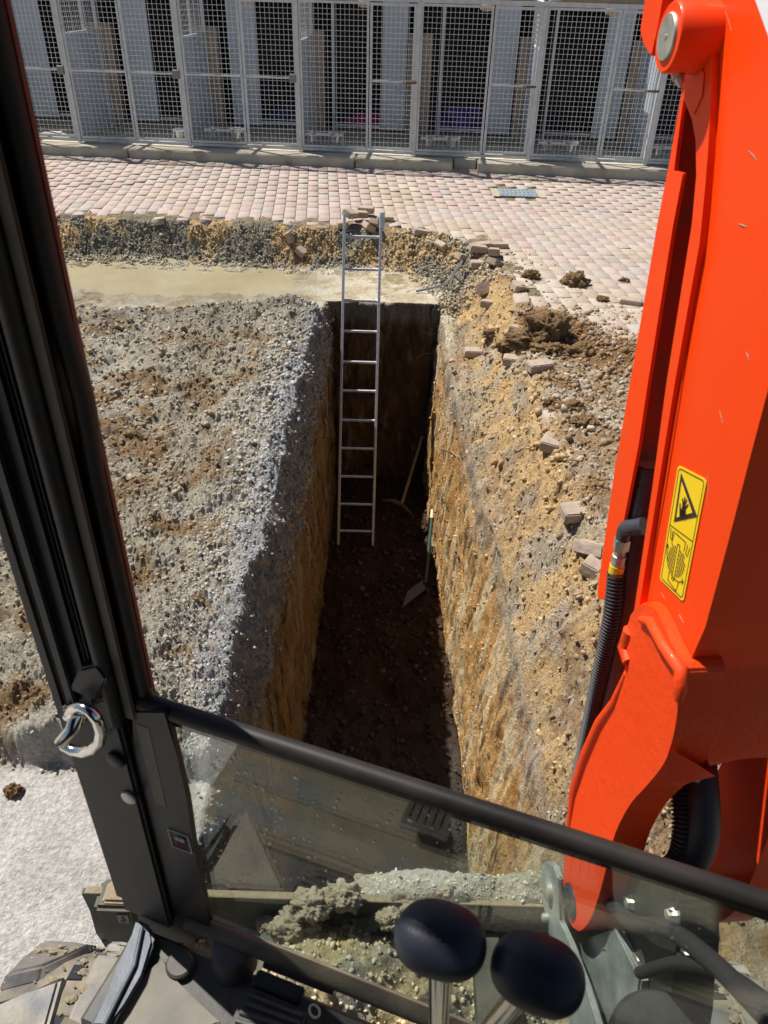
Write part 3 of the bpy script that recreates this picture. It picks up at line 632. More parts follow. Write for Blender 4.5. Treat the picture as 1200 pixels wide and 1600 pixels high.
def blanket(nm, x, w_, d, h, m, lb):
    e = lump(nm, KP(x, DP+.45, .36), 1, m, x*3, 4, .25, (w_/2, d/2, h/2), fs=3); e.rotation_euler = (0, 0, KA); tag(e, lb, 'blanket'); return e
blanket('blanket', -1.39+1.0, .95, .6, .30, 'magenta', 'magenta blanket folded inside the kennel behind the ladder')
blanket('blanket', .27+.72, .95, .6, .62, 'purple', 'crumpled purple blanket inside the kennel right of the ladder')
blanket('blanket', -3.04+1.15, .6, .5, .4, 'bluec', 'dark blue bedding inside the kennel with the grey box latch')
def bowls(x, y, z, lb, k):
    e = empty('bowl_shelf', KP(x, y, .205), KA, 'galvanised shelf with two steel bowls '+lb, 'bowl shelf', 'bowl shelves in the kennels')
    b = MB(); b.box((0, -.07, z), (.56, .012, .03)); b.box((0, .10, z), (.56, .012, .03)); b.box((-.28, .015, z), (.012, .18, .03)); b.box((.28, .015, z), (.012, .18, .03)); b.box((0, .015, z), (.012, .16, .03))
    b.tube([(-.27, .10, z), (-.27, .12, .0)], .01, 6); b.tube([(.27, .10, z), (.27, .12, .0)], .01, 6); b.build('rack', 'galv', e)
    for s in (-.14, .14):
        t = empty('feeding_bowl', KP(x+s, y+.015, .205+z), KA, ('left' if s < 0 else 'right')+' steel bowl of the shelf '+lb, 'bowl', 'steel feeding bowls')
        b = MB(); b.lathe((0, 0, 0), (0, 0, 1), [(-.12, .055), (-.115, .07), (.0, .095), (.018, .112), (.022, .112), (.016, .09), (-.105, .06)], 24); b.build('bowl_body', 'steel', t, 40)
bowls(-1.39+.33, .13, .22, 'in the kennel behind the ladder', 0)
bowls(.27+.38, .14, .22, 'in the kennel right of the ladder', 1)
bowls(1.94+.42, .14, .22, 'in the kennel left of the boom', 2)
bowls(3.62+.35, .14, .22, 'in the kennel half hidden by the boom', 3)
bowls(-3.04+.5, .14, .22, 'in the kennel above the left end of the paving', 4)
e = empty('water_bucket', KP(-3.24, .30, .205), 0, 'white rimmed low steel stand by the kennel door, left of the bowl shelves', 'stand')
b = MB(); b.tube([(.12*math.cos(t), .12*math.sin(t), .17) for t in np.linspace(0, 2*math.pi, 17)[:-1]], .012, 6, closed=True)
for t in (0.5, 2.1, 3.7, 5.3): b.tube([(.12*math.cos(t), .12*math.sin(t), .17), (.14*math.cos(t), .14*math.sin(t), 0)], .008, 6)
b.build('stand_frame', 'white', e)
b = MB(); b.lathe((0, 0, .06), (0, 0, 1), [(0, .07), (.10, .10), (.11, .108), (.10, .09), (.01, .06)], 20); b.build('bowl', 'steel', e, 40)
# building behind
e = empty('kennel_building', KP(-1.2, 4.6, 0), KA, 'low rendered building behind the kennel row', 'building')
b = MB(); b.box((0, 0, 1.7), (15, 3, 3.4)); b.build('wall', 'beige', e)
b = MB(); b.box((0, 0, 3.5), (15.6, 3.6, .16), bev=.02); b.build('roof', 'roofm', e)

# ------------------------------------------------------------------ drain cover in the paving
e = empty('drain_cover', (1.64, 10.78, .032), 0, 'flat bluish metal drain cover set in the paving with pale mortar ends', 'drain cover')
b = MB(); b.box((0, 0, -.006), (.52, .40, .02), bev=.003)
for i in range(9): b.box((-.22+i*.055, 0, .006), (.02, .34, .005))
for j in (-.1, .0, .1): b.box((0, j, .007), (.48, .012, .005))
b.build('grate', 'drain', e)
b = MB(); b.box((-.30, 0, -.008), (.09, .46, .02), bev=.004); b.box((.31, 0, -.008), (.10, .46, .02), bev=.004); b.build('mortar_surround', M['clod2'], e)

# ------------------------------------------------------------------ ladder
bl, br = atz(531, 851, -2.40), atz(580, 852, -2.40)
tl = EYE+ray(537, 333)*(7.62/ray(537, 333).y); tr = EYE+ray(597, 336)*(7.62/ray(597, 336).y)
axis = ((tl+tr)-(bl+br)).normalized(); side = (br-bl).normalized(); half = .172
mid0 = (bl+br)/2; mid1 = (tl+tr)/2; Ln = (mid1-mid0).length
lad = empty('ladder', mid0, 0, 'aluminium ladder standing on the trench floor and leaning on its far edge', 'ladder')
ax = mid1-mid0; axn = ax.normalized(); side = (side-axn*side.dot(axn)).normalized(); nrm = side.cross(axn)
RM = Matrix((side, nrm, axn)).transposed()
for s in (-1, 1):
    hw0, hw1 = half-.004, half+.008
    p0 = side*s*hw0; p1 = side*s*hw1+ax; b = MB(); dd = (p1-p0); rm = Matrix((side, nrm, axn)).transposed()
    b.box((p0+p1)/2, (.026, .055, Ln), rm, bev=.004); b.build('rail', 'alu', lad)
rp = [(370, 0), (421, 0), (470, 0), (518, 0), (566, 0), (611, 0), (657, 0), (701, 0), (745, 0), (788, 0), (830, 0)]
for py, _ in rp:
    d = ray(566, py); # closest point of the rung plane
    n_ = nrm; t = (mid0-EYE).dot(n_)/d.dot(n_); p = EYE+d*t; k = (p-mid0).dot(axn)
    b = MB(); b.tube([axn*k-side*half, axn*k+side*half], .014, 8); b.build('rung', 'alu', lad)
b = MB(); b.box(side*(half+.012)+axn*(Ln-.06), (.05, .06, .16), RM, bev=.008); b.build('end_hook', 'alu', lad)

# ------------------------------------------------------------------ tools in the trench
def wallx(px, py, x):
    d = ray(px, py); return EYE+d*(x/d.x)
e = empty('pickaxe', (0, 0, 0), 0, 'old pickaxe with wooden handle leaning in the dark far corner of the trench', 'pickaxe')
p0 = EYE+ray(660, 682)*(7.28/ray(660, 682).y); p1 = atz(626, 792, -2.36); b = MB(); b.tube([p0, (p0+p1)/2, p1], [.017, .016, .02], 8); b.build('handle', 'wood', e)
h0 = atz(596, 783, -2.30); h1 = atz(645, 806, -2.34); b = MB(); b.tube([h0, h0.lerp(p1, .5)+Vector((0, 0, .05)), p1+Vector((0, 0, .03)), p1.lerp(h1, .5)+Vector((0, 0, .02)), h1], [.008, .022, .028, .02, .006], 8); b.build('pick_head', 'rust', e)
e = empty('shovel', (0, 0, 0), 0, 'shovel with green handle and pale tip leaning on the lit right trench wall', 'shovel')
tw = lambda px, py, d: (lambda h: h+(EYE-h).normalized()*d)(hit(px, py))
p0 = tw(676, 797, .05); p1 = tw(664, 912, .10)
b = MB(); b.tube([p0.lerp(p1, .12), p1], .017, 10); b.build('handle', 'green', e)
b = MB(); b.tube([p0, p0.lerp(p1, .119)], .019, 10); b.build('handle_tip', 'pale', e)
q = [tw(666, 902, .10), tw(636, 925, .09), tw(628, 950, .05), tw(664, 922, .06)]
b = MB(); nn = (q[1]-q[0]).cross(q[3]-q[0]).normalized(); b.prism(q, nn*.006); b.build('blade', M['oldsteel'], e)
e = empty('steel_rod', (0, 0, 0), 0, 'thin bent steel rod lying across the slab corner of the trench', 'steel rod')
b = MB(); b.tube([atz(650, 455, -.33), atz(672, 451, -.31), atz(694, 444, -.27)], .011, 6); b.tube([atz(694, 444, -.27), atz(706, 432, -.16), atz(722, 408, -.05)], .015, 6); b.build('rod', 'steel', e)
for i, (pts, lb) in enumerate([([(650, 560), (662, 553), (678, 552)], 'thin pale root sticking out of the right trench wall near the far corner'),
                ([(660, 516), (672, 524), (682, 520)], 'short root just below the right rim at the far corner'),
                ([(672, 612), (684, 615), (690, 622)], 'curled root half way along the right trench wall'),
                ([(688, 700), (705, 706), (718, 716), (727, 713)], 'long wavy root across the lit right trench wall')]):
    b = MB(); b.tube([hit(px, py)+(EYE-hit(px, py)).normalized()*(.05 if k in (0, 1) else .004) for k, (px, py) in enumerate(pts)], .0035, 5); tag(b.build('root', 'root'), lb, 'root', 'roots in the trench wall')
for i, (px, py, lb) in enumerate([(500, 565, 'pale root tuft on the left trench rim'), (478, 596, 'thin root hanging over the left trench rim')]):
    p = hit(px, py)+Vector((0, 0, .01)); b = MB(); b.tube([p, p+Vector((.05, -.02, .03)), p+Vector((.10, -.03, -.02)), p+Vector((.13, -.05, -.08))], .003, 5); tag(b.build('root', 'root'), lb, 'root', 'roots in the trench wall')

# =================================================================== EXCAVATOR
EX = empty('excavator', (0, .0, -.35), 0, 'orange excavator seen from its cab, with black cab pillar, boom, dozer blade and rubber tracks', 'excavator')
EXI = Vector((0, 0, .35))
def ex(b, name, m, parent=None, smooth=None, kind=None):
    """link a mesh under the excavator; world coordinates are kept"""
    for v in b.bm.verts: v.co += EXI
    return b.build(name, m, parent or EX, smooth, kind)
ZB = H-.72
P1 = atz(225, 1097, ZB); P2 = atz(1200, 1412, ZB)
cu = (P2-P1); cu.z = 0; cu.normalize(); cv = Vector((-cu.y, cu.x, 0))
def CP(a, b, c=0): return P1+cu*a+cv*b+Vector((0, 0, c))
crot = Matrix((cu, cv, Vector((0, 0, 1)))).transposed()
def onglass(px, py, b=0): return onp(px, py, CP(0, b), cv)
def ccoord(p): d = p-P1; return (d.dot(cu), d.dot(cv), d.z)
g1 = ccoord(onglass(305, 1432)); g2 = ccoord(onglass(760, 1600)); SZ = (g1[2]+g2[2])/2
print('sill', g1, g2)
# window bar (rubber sealed rail)
b = MB(); N = 30
for k in range(1):
    b.tube([CP(-.012+.95*i/N, 0, 0) for i in range(N+1)], .0118, 14)
b.box(CP(.46, .004, -.018), (.94, .010, .016), crot)
rail = ex(b, 'window_rail', M['rubber'], smooth=50)
b = MB(); b.box(CP(.42, .0, SZ/2), (.86, .005, -SZ-.02), crot); glass = ex(b, 'window_glass', M['glass'])
# dried spatter
b = MB()
for (px, py) in [(427, 1157), (483, 1180), (573, 1227), (600, 1249), (640, 1262), (423, 1265), (489, 1254), (487, 1262), (372, 1284), (430, 1285), (584, 1317), (703, 1297), (670, 1275), (630, 1343), (626, 1357), (482, 1340), (474, 1373), (443, 1375), (505, 1378), (441, 1390), (606, 1286), (522, 1290), (523, 1262), (430, 1300), (310, 1240), (330, 1262), (345, 1330), (1048, 1424), (1060, 1454), (1050, 1467), (1020, 1453), (1093, 1452), (975, 1458), (1065, 1485), (943, 1485), (700, 1330), (360, 1190), (300, 1210), (410, 1330), (460, 1310)]+[(random.uniform(300, 800), random.uniform(1180, 1420)) for _ in range(120)]:
    p = onglass(px, py, -.004); a, bb, cc = ccoord(p)
    if cc > -.03 or a < .05: continue
    r = random.uniform(.0009, .0034); ax2 = random.uniform(.8, 2.2)
    b.lathe(p, cv, [(0, r*.6), (.0004, r), (.001, r*.7)], 8)
ex(b, 'dried_spatter', M['whitepaint'], glass, kind='stuff')
# sill below the glass
b = MB(); b.tube([CP(-.0+.92*i/20, -.012, SZ-.008) for i in range(21)], .0125, 12); b.box(CP(.44, -.002, SZ-.014), (.9, .016, .016), crot, bev=.004)
ex(b, 'window_sill', M['sill'], smooth=50)
# ---- left pillar, profile in cab coordinates (a across, b outward)
ZT = .98; ZP = SZ-.03
def post(name, a0, a1, b0, b1, z0, z1, m, bev=.004, parent=None, seg=2):
    q = MB(); q.box(CP((a0+a1)/2, (b0+b1)/2, (z0+z1)/2), (a1-a0, b1-b0, z1-z0), crot, bev=bev, seg=seg); return ex(q, name, m, parent)
pil = post('cab_pillar', -.118, -.012, -.012, .045, ZP, ZT, M['black'], .008)
post('outer_flange', -.138, -.1185, -.010, .052, ZP, ZT, M['blackdust'], .004, pil)
post('flat_strip', -.020, -.004, -.016, -.0115, -.02, ZT, M['brownrub'], .002, pil)
post('inner_rib', -.060, -.052, -.024, -.0125, -.02, ZT, M['black'], .004, pil)
post('rib', -.092, -.086, -.022, -.0125, -.02, ZT, M['black'], .002, pil)
b = MB(); b.tube([CP(-.030, -.018, z) for z in np.linspace(-.03, ZT, 20)], .010, 10); ex(b, 'door_seal', M['rubber'], pil, 60)
b = MB(); b.tube([CP(-.002+(.005*math.exp(-((z-.40)/.05)**2)), .006, z) for z in np.linspace(.0, ZT, 40)], .0105, 10); ex(b, 'window_seal', M['rubber'], pil, 60)
post('red_reflection', .0075, .0092, .008, .013, .02, ZT, M['redreflect'], .0005, pil)  # thin strip painting a dark red reflection along the pillar
post('lower_plate', -.112, -.024, -.024, -.0125, ZP, -.03, M['blackdust'], .004, pil)
post('brown_strip', -.012, .016, -.014, -.003, SZ*.40, -.022, M['brownrub'], .005, pil)
b = MB(); b.lathe(CP(-.036, -.025, SZ*.36), -cv, [(0, .011), (.003, .011), (.005, .008)], 16); ex(b, 'bolt_cap', M['zinc'], pil, 40)
b = MB(); b.lathe(CP(-.040, -.025, SZ*.20), -cv, [(0, .013), (.004, .013), (.006, .010)], 16); ex(b, 'plug', M['black'], pil, 40)
# small maker's plate with border
b = MB(); q = [onglass(x, y, -.0135) for x, y in ((205, 1112), (258, 1112), (276, 1180), (292, 1252), (302, 1320), (322, 1418), (330, 1440), (300, 1475), (215, 1470))]; b.prism(q, cv*.010, bev=.002); ex(b, 'corner_plate', M['black'], pil)
lp = [onp(x, y, CP(0, -.0150), cv) for x, y in ((262, 1296), (293, 1308), (300, 1334), (270, 1323))]
b = MB()
for i in range(4): b.tube([lp[i], lp[(i+1) % 4]], .0008, 4)
ldir = (lp[1]-lp[0]).normalized(); lup = (lp[0]-lp[3]).normalized()
def text(txt, p, size, xd, yd, m, name, parent, ext=.0006):
    cu_ = bpy.data.curves.new('t', 'FONT'); cu_.body = txt; cu_.size = size; cu_.extrude = ext; cu_.resolution_u = 3
    o = bpy.data.objects.new('t', cu_); COL.objects.link(o); bpy.context.view_layer.update()
    me = bpy.data.meshes.new_from_object(o); bpy.data.objects.remove(o)
    z_ = xd.cross(yd).normalized(); mm = Matrix((xd, yd, z_)).transposed().to_4x4(); mm.translation = Vector(p)+EXI; me.transform(mm); me.materials.clear(); me.materials.append(m)
    o = bpy.data.objects.new(name, me); COL.objects.link(o); o.parent = parent; return o
ex(b, 'plate_border', M['whitepaint'], pil)
text('40B', lp[0]+(lp[1]-lp[0])*.28+(lp[3]-lp[0])*.40-cv*.001, .010, ldir, lup, M['whitepaint'], 'plate_text', pil)
b = MB()
for k in (.55, .72, .86):
    b.tube([lp[0]+(lp[1]-lp[0])*.2+(lp[3]-lp[0])*k-cv*.001, lp[0]+(lp[1]-lp[0])*(.9-.1*k)+(lp[3]-lp[0])*(k)-cv*.001], .0007, 4)
ex(b, 'plate_red_lines', M['redprint'], pil)
# striker ring and its bracket
def onpl(px, py, b_): return onp(px, py, CP(0, b_), cv)
b = MB(); q = [onpl(x, y, -.030) for x, y in ((108, 1078), (122, 1046), (150, 1040), (166, 1062), (150, 1098))]; b.prism(q, cv*.018, bev=.003); ex(b, 'latch_block', M['black'], pil)
b = MB(); q = [onpl(x, y, -.026) for x, y in ((140, 1100), (168, 1090), (185, 1120), (172, 1152), (158, 1156))]; b.prism(q, cv*.013, bev=.003); ex(b, 'latch_plate', M['blackdust'], pil)
ring = [onpl(x, y, -.050) for x, y in ((106, 1120), (112, 1108), (126, 1104), (140, 1110), (152, 1124), (158, 1142), (156, 1158), (146, 1170), (130, 1175), (112, 1172), (98, 1164))]
b = MB(); b.tube(ring, [.006]*3+[.007]*6+[.0065]*2, 12); ex(b, 'striker_ring', M['chrome'], pil, 60)
b = MB(); b.tube([onpl(122, 1112, -.03), onpl(122, 1120, -.05), onpl(112, 1140, -.062), onpl(96, 1160, -.07)], [.012, .010, .008, .0085], 12); b.lathe(onpl(120, 1116, -.045), (onpl(110, 1145, -.06)-onpl(122, 1112, -.045)), [(-.006, .015), (.004, .015), (.006, .011)], 6)
ex(b, 'striker_bolt', M['chrome'], pil, 60)
# ---- right pillar, roof, back and side of the cab (behind and above the camera)
post('right_pillar', .88, .96, -.012, .045, ZP, ZT, M['black'], .008)
post('roof_panel', -.14, .98, -1.25, .06, ZT, ZT+.05, M['black'], .01)
post('rear_wall', -.14, .98, -1.27, -1.23, -1.0, ZT, M['black'], .01)
post('right_wall', .965, .985, -1.23, -.02, -1.0, -.05, M['black'], .003)
# ---- cab floor
FZ = SZ-.055
b = MB(); b.box(CP(.40, -.10, FZ-.015), (.98, .148, .03), crot, bev=.006); fl = ex(b, 'floor_ledge', M['plastic'])
b = MB(); b.box(CP(.42, -.705, FZ-.012), (1.06, 1.06, .024), crot)
mt_ = ex(b, 'floor_mat', M['matdirt'])
b = MB()
for k in range(13): b.box(CP(.42, -.215-.078*k, FZ+.003), (1.0, .046, .007), crot, bev=.003)
ex(b, 'mat_ribs', M['mat'], mt_)
b = MB(); q = [atz(x, y, P1.z+FZ+.001) for x, y in ((232, 1518), (256, 1500), (262, 1524), (345, 1600), (150, 1680), (172, 1600))]; b.prism(q, (0, 0, .006), bev=.002); ex(b, 'sunlit_panel', M['lightpl'], fl)  # pale sheet standing in for sunlight falling on the ledge
b = MB(); b.lathe(atz(282, 1512, P1.z+FZ), (0, 0, 1), [(0, .022), (.012, .021), (.015, .018)], 24); ex(b, 'floor_plug', M['plastic'], fl, 40)
b = MB(); b.lathe(atz(366, 1504, P1.z+FZ), (0, 0, 1), [(0, .036), (.02, .033), (.045, .030), (.048, .026)], 24); ex(b, 'mounting_boss', M['plastic'], fl, 40)
b = MB(); q = [atz(x, y, P1.z+FZ+.003) for x, y in ((415, 1494), (525, 1540), (520, 1556), (410, 1512))]; b.prism(q, (0, 0, .002)); ex(b, 'floor_slot', M['dark'], fl)
# ribbed pedal box
pr = [atz(x, y, P1.z+FZ+.05) for x, y in ((386, 1540), (487, 1582), (462, 1660), (345, 1625))]
b = MB(); b.prism([p-Vector((0, 0, .05)) for p in pr], (0, 0, .05), bev=.006)
for k in range(5):
    t = .15+.16*k; b.tube([pr[0].lerp(pr[3], t)+(pr[1]-pr[0])*.08+Vector((0, 0, .002)), pr[1].lerp(pr[2], t)-(pr[1]-pr[0])*.10+Vector((0, 0, .002))], .004, 6)
ped = ex(b, 'pedal_box', M['plastic'], smooth=40)
b = MB(); u1 = (pr[1]-pr[0]).normalized(); u2 = (pr[0]-pr[3]).normalized(); o_ = pr[0]+u1*.045+u2*.012+Vector((0, 0, .003)); b.box(o_, (.075, .022, .018), Matrix((u1, u2, u1.cross(u2))).transposed(), bev=.003); ex(b, 'pedal_lip', M['black'], ped)
b = MB(); c = pr[1]+Vector((.004, 0, .004)); b.tube([c+u1*.008*math.cos(t)+Vector((0, .008*math.sin(t), .0)) for t in np.linspace(0, 6.28, 13)[:-1]], .002, 6, closed=True); ex(b, 'clip_ring', M['zinc'], ped)
# foot pedals farther back, seen as reflections
for s in (.30, .55):
    q = MB(); q.box(CP(s, -.33, FZ+.035), (.09, .16, .012), crot @ Matrix.Rotation(R(18), 3, 'X'), bev=.004)
    for k in range(6): q.box(CP(s-.035+.014*k, -.33, FZ+.043), (.004, .13, .004), crot @ Matrix.Rotation(R(18), 3, 'X'))
    ex(q, 'foot_pedal', M['plastic'])
# outer sill tubes left of the cab
b = MB(); q = [atz(x, y, ZB+ZP-.015) for x, y in ((215, 1440), (238, 1452), (243, 1478), (222, 1530), (196, 1575), (176, 1612), (140, 1612), (172, 1555), (196, 1505))]; b.prism(q, (0, 0, .014), bev=.005); fe = ex(b, 'cab_edge_frame', M['tubem'], smooth=40)
b = MB(); b.tube([atz(222, 1450, ZB+ZP+.003), atz(210, 1508, ZB+ZP+.003), atz(158, 1612, ZB+ZP+.003)], .0035, 8); ex(b, 'edge_bead', M['tubem'], fe, 60)
# ---- travel levers
for (kp, kd, bp, bd, tw) in [((688, 1468), .67, (684, 1720), .95, 14), ((840, 1520), .66, (640, 1760), .95, 22)]:
    K_ = atd(*kp, kd); B_ = atd(*bp, bd); dr = (K_-B_).normalized()
    b = MB(); b.tube([B_, K_], .0105, 16); lv = ex(b, 'travel_lever', M['chrome'], smooth=60)
    # knob: rounded barrel, wide across, flattened front to back
    bmk = bmesh.new(); bmesh.ops.create_icosphere(bmk, subdivisions=5, radius=1)
    fwd = (EYE-K_).normalized(); xr_ = (rt*math.cos(R(-tw))+up*math.sin(R(-tw))); xr_ = (xr_-fwd*xr_.dot(fwd)).normalized(); yr_ = fwd.cross(xr_)
    for v in bmk.verts:
        q = v.co.copy(); pw = lambda t, e: math.copysign(abs(t)**e, t)
        nx = pw(q.x, .80)*.0405; ny = pw(q.y, .80)*.0310; nz = pw(q.z, .85)*.028
        nx *= 1-.10*(q.y if q.y > 0 else -q.y*.3)
        gr = .0012*math.exp(-((q.y+.12*q.x-.02)/.025)**2) if q.z > 0 else 0
        v.co = K_+xr_*nx+yr_*ny+fwd*(nz-gr)+EXI
    me = bpy.data.meshes.new('knob'); bmk.to_mesh(me); bmk.free(); me.materials.append(M['knob']); me.polygons.foreach_set('use_smooth', np.ones(len(me.polygons), bool))
    o = bpy.data.objects.new('knob', me); COL.objects.link(o); o.parent = lv
    sm = MB(); sm.tube([K_+xr_*(.040*math.sin(t_))+yr_*(-.10*.040*math.sin(t_)+.002)+fwd*(.0272*abs(math.cos(t_))**.85) for t_ in np.linspace(-1.35, 1.35, 36)], .0007, 6); ex(sm, 'mould_seam', M['knob'], lv)
    q = MB(); q.lathe(K_+fwd*.0275, fwd, [(0, .0016), (.0012, .0016), (.0013, .0008)], 10); ex(q, 'knob_screw', M['dark'], lv)

# ---- boom
AL = R(-5.0); bh = Vector((math.sin(AL), math.cos(AL), 0)); bn = Vector((math.cos(AL), -math.sin(AL), 0)); DB = .50
def BP(px, py, d=DB): return onp(px, py, EYE+bn*d, bn)
front = [(1075, -160), (1072, -60), (1085, 0), (1070, 60), (1060, 110), (1066, 149), (1081, 186), (1087, 219), (1088, 273), (1081, 350), (1065, 450), (1041, 600), (1020, 756), (991, 953)]
frontS = [(1118, -160), (1114, -60), (1118, 0), (1120, 50), (1120, 100), (1119, 150), (1118, 190), (1115, 240), (1110, 300), (1102, 380), (1084, 480), (1068, 600), (1043, 756), (1008, 955)]
frontI = [(1108, -160), (1104, -60), (1108, 0), (1112, 50), (1112, 100), (1111, 150), (1109, 190), (1106, 240), (1101, 300), (1093, 380), (1075, 480), (1054, 600), (1029, 756), (998, 953)]
back = [(1073, 1045), (1102, 980), (1137, 850), (1170, 722), (1205, 590), (1245, 430), (1270, 300), (1275, 150), (1260, 0), (1240, -160)]
BW = .29
side_poly = [BP(*p) for p in frontS]+[BP(*p) for p in back]
b = MB(); b.prism(side_poly, bn*BW, bev=.0)
boom = ex(b, 'boom', M['orange'])
# front cover plate, wider than the box
fl_ = [BP(*p, DB-.010) for p in front]; b = MB(); n_ = len(fl_)
fin = [BP(*p, DB-.010) for p in frontI]
b.prism(fl_+fin[::-1], bn*(BW+.02), bev=0); ex(b, 'boom_cover_plate', M['orange'], boom, 40)
# recessed step between cover plate and side plate
b = MB(); b.prism([BP(p[0]+4, p[1], DB+.006) for p in front]+[BP(*p, DB+.006) for p in frontS[::-1]], bn*(BW-.012)); ex(b, 'boom_recess', M['orange'], boom)
# weld bead
b = MB(); b.tube([BP(p[0]-1, p[1], DB+.001) for p in frontS], .0035, 8); ex(b, 'weld_bead', M['orange'], boom, 60)
# boss with pin
bc = BP(1044, 58, DB-.055); 
b = MB(); b.lathe(bc, bn, [(0, .034), (0.0, .0385), (.003, .041), (.06, .041), (.072, .043)], 40); boss = ex(b, 'pin_boss', M['orange'], boom, 40)
b = MB(); b.lathe(bc-bn*.0015, bn, [(-.002, .026), (0, .0275), (.01, .0275)], 36); b.lathe(bc-bn*.0045, bn, [(0, .003), (.003, .004)], 8); ex(b, 'pin', M['zinc'], boss, 40)
# gusset below the boss
b = MB(); q = [BP(x, y, DB-.012) for x, y in ((1064, 108), (1092, 96), (1102, 112), (1098, 150), (1083, 184), (1066, 140))]; b.prism(q, bn*.02, bev=.003); ex(b, 'boss_gusset', M['orange'], boom)
gf = BP(1058, 112, DB-.035); gdir = (BP(1063, 134, DB-.032)-gf).normalized()
b = MB(); b.lathe(gf, gdir, [(-.004, .0085), (.010, .0085)], 6); b.lathe(gf+gdir*.010, gdir, [(0, .006), (.006, .0055), (.010, .003), (.012, .0015)], 12); ex(b, 'grease_fitting', M['zinc'], boom)
# rod end plate above left
b = MB(); q = [BP(x, y, DB-.05) for x, y in ((1015, -80), (1009, 0), (999, 48), (1003, 68), (1014, 88), (1019, 87), (1028, 40), (1038, -10), (1048, -80))]; b.prism(q, bn*.014, bev=.003); cg = ex(b, 'guard_plate', M['orange'], boom)
b = MB(); q = [BP(x, y, DB-.034) for x, y in ((1044, -80), (1034, 0), (1022, 50), (1017, 84), (1032, 90), (1050, 60), (1066, 0), (1074, -80))]; b.prism(q, bn*.02); ex(b, 'guard_gap_shade', M['dark'], boom)  # dark sheet painting the shade in the gap beside the guard plate
# decal
dq = [BP(1060, 726, DB-.0012), BP(1105, 749, DB-.0012), BP(1068, 941, DB-.0012), BP(1031, 905, DB-.0012)]
def DQ(s, t, o=0): return (dq[0]*(1-s)+dq[1]*s)*(1-t)+(dq[3]*(1-s)+dq[2]*s)*t-bn*o
def dpoly(pts, o): return [DQ(s, t, o) for s, t in pts]
def rr(x0, y0, x1, y1, r, ry):
    o = []
    for cx, cy, a in ((x1-r, y0+ry, -90), (x1-r, y1-ry, 0), (x0+r, y1-ry, 90), (x0+r, y0+ry, 180)):
        for k in range(5): t = R(a+22.5*k); o.append((cx+r*math.cos(t), cy+ry*math.sin(t)))
    return o
b = MB(); b.prism(dpoly(rr(0, 0, 1, 1, .10, .03), 0), -bn*.0004); dec = ex(b, 'warning_decal', M['yellow'], boom)
b = MB(); E_ = .0005
def strip(pts, w_, closed=False):
    P_ = [DQ(s, t, .0004) for s, t in pts]
    if closed: P_.append(P_[0])
    for a, c in zip(P_, P_[1:]):
        d = (c-a); 
        if d.length < 1e-6: continue
        d.normalize(); s2 = d.cross(bn)*w_/2; b.prism([a-s2, a+s2, c+s2, c-s2], -bn*E_)
strip(rr(.06, .022, .94, .978, .08, .025), .0012, True); strip([(.06, .5), (.94, .5)], .0012)
tri = [(.22, .075), (.85, .29), (.24, .43)]
b.prism(dpoly([(.16, .05), (.93, .30), (.19, .455)], .0004), -bn*.0006)
ex(b, 'decal_symbol', M['decalblk'], dec)
b = MB(); b.prism(dpoly([(.24, .115), (.76, .293), (.27, .405)], .0011), -bn*.0004); ex(b, 'decal_triangle', M['yellow'], dec)
b = MB()
for k, (s0, t0, s1, t1, w_) in enumerate([(.36, .36, .58, .33, .012), (.36, .34, .56, .35, .010), (.44, .32, .50, .26, .009), (.46, .31, .38, .23, .0035), (.46, .30, .45, .21, .0035), (.48, .30, .52, .22, .0035), (.50, .31, .60, .25, .0035), (.36, .33, .32, .28, .0035)]):
    a, c = DQ(s0, t0, .0016), DQ(s1, t1, .0016); d = (c-a).normalized(); s2 = d.cross(bn)*w_/2; b.prism([a-s2, a+s2, c+s2, c-s2], -bn*.0003)
def st2(pts, w_, o=.0006):
    P_ = [DQ(s, t, o) for s, t in pts]
    for a, c in zip(P_, P_[1:]):
        d = (c-a).normalized(); s2 = d.cross(bn)*w_/2; b.prism([a-s2, a+s2, c+s2, c-s2], -bn*.0003)
st2([(.12, .52), (.17, .60), (.24, .60)], .0016); st2([(.20, .53), (.24, .61)], .0014); st2([(.26, .525), (.24, .63), (.30, .64)], .0014)
st2([(.30, .53), (.72, .545)], .0014); st2([(.72, .545), (.70, .62)], .0014); st2([(.80, .55), (.78, .63), (.88, .635)], .0014); st2([(.88, .56), (.86, .62)], .0014)
W0 = (dq[1]-dq[0]).length; H0 = (dq[3]-dq[0]).length
for k in range(-7, 8):
    o_k = k*H0*.034; seg_ = []
    for m_ in range(-60, 61):
        u_ = m_/60*.6*W0; x_ = u_*.80-o_k*.60*0; y_ = u_*.60+o_k; xs, ts = .5+x_/W0, .745+y_/H0
        if ((xs-.5)/.34)**2+((ts-.745)/.125)**2 < 1 and abs(xs-.5) > .075: seg_.append((xs, ts))
    for side_ in (-1, 1):
        q_ = [p for p in seg_ if (p[0]-.5)*side_ > 0]
        if len(q_) > 2: st2([q_[0], q_[-1]], H0*.013)
st2([(.10, .66), (.12, .74), (.24, .83), (.46, .885), (.70, .885), (.88, .845)], .0014); st2([(.80, .835), (.88, .845), (.84, .875)], .0014); st2([(.07, .70), (.10, .66), (.16, .69)], .0014)
st2([(.33, .86), (.32, .94), (.68, .97), (.72, .89)], .0014); st2([(.455, .60), (.455, .905), (.545, .905), (.545, .60), (.455, .60)], .0014)
ex(b, 'decal_pictogram', M['decalblk'], dec)
# white lettering block at the top of the boom side
b = MB(); b.prism([BP(x, y, DB-.0008) for x, y in ((1180, -2), (1203, 62), (1232, 66), (1236, -40), (1176, -40))], -bn*.0006); ex(b, 'white_stripe', M['white'], boom)
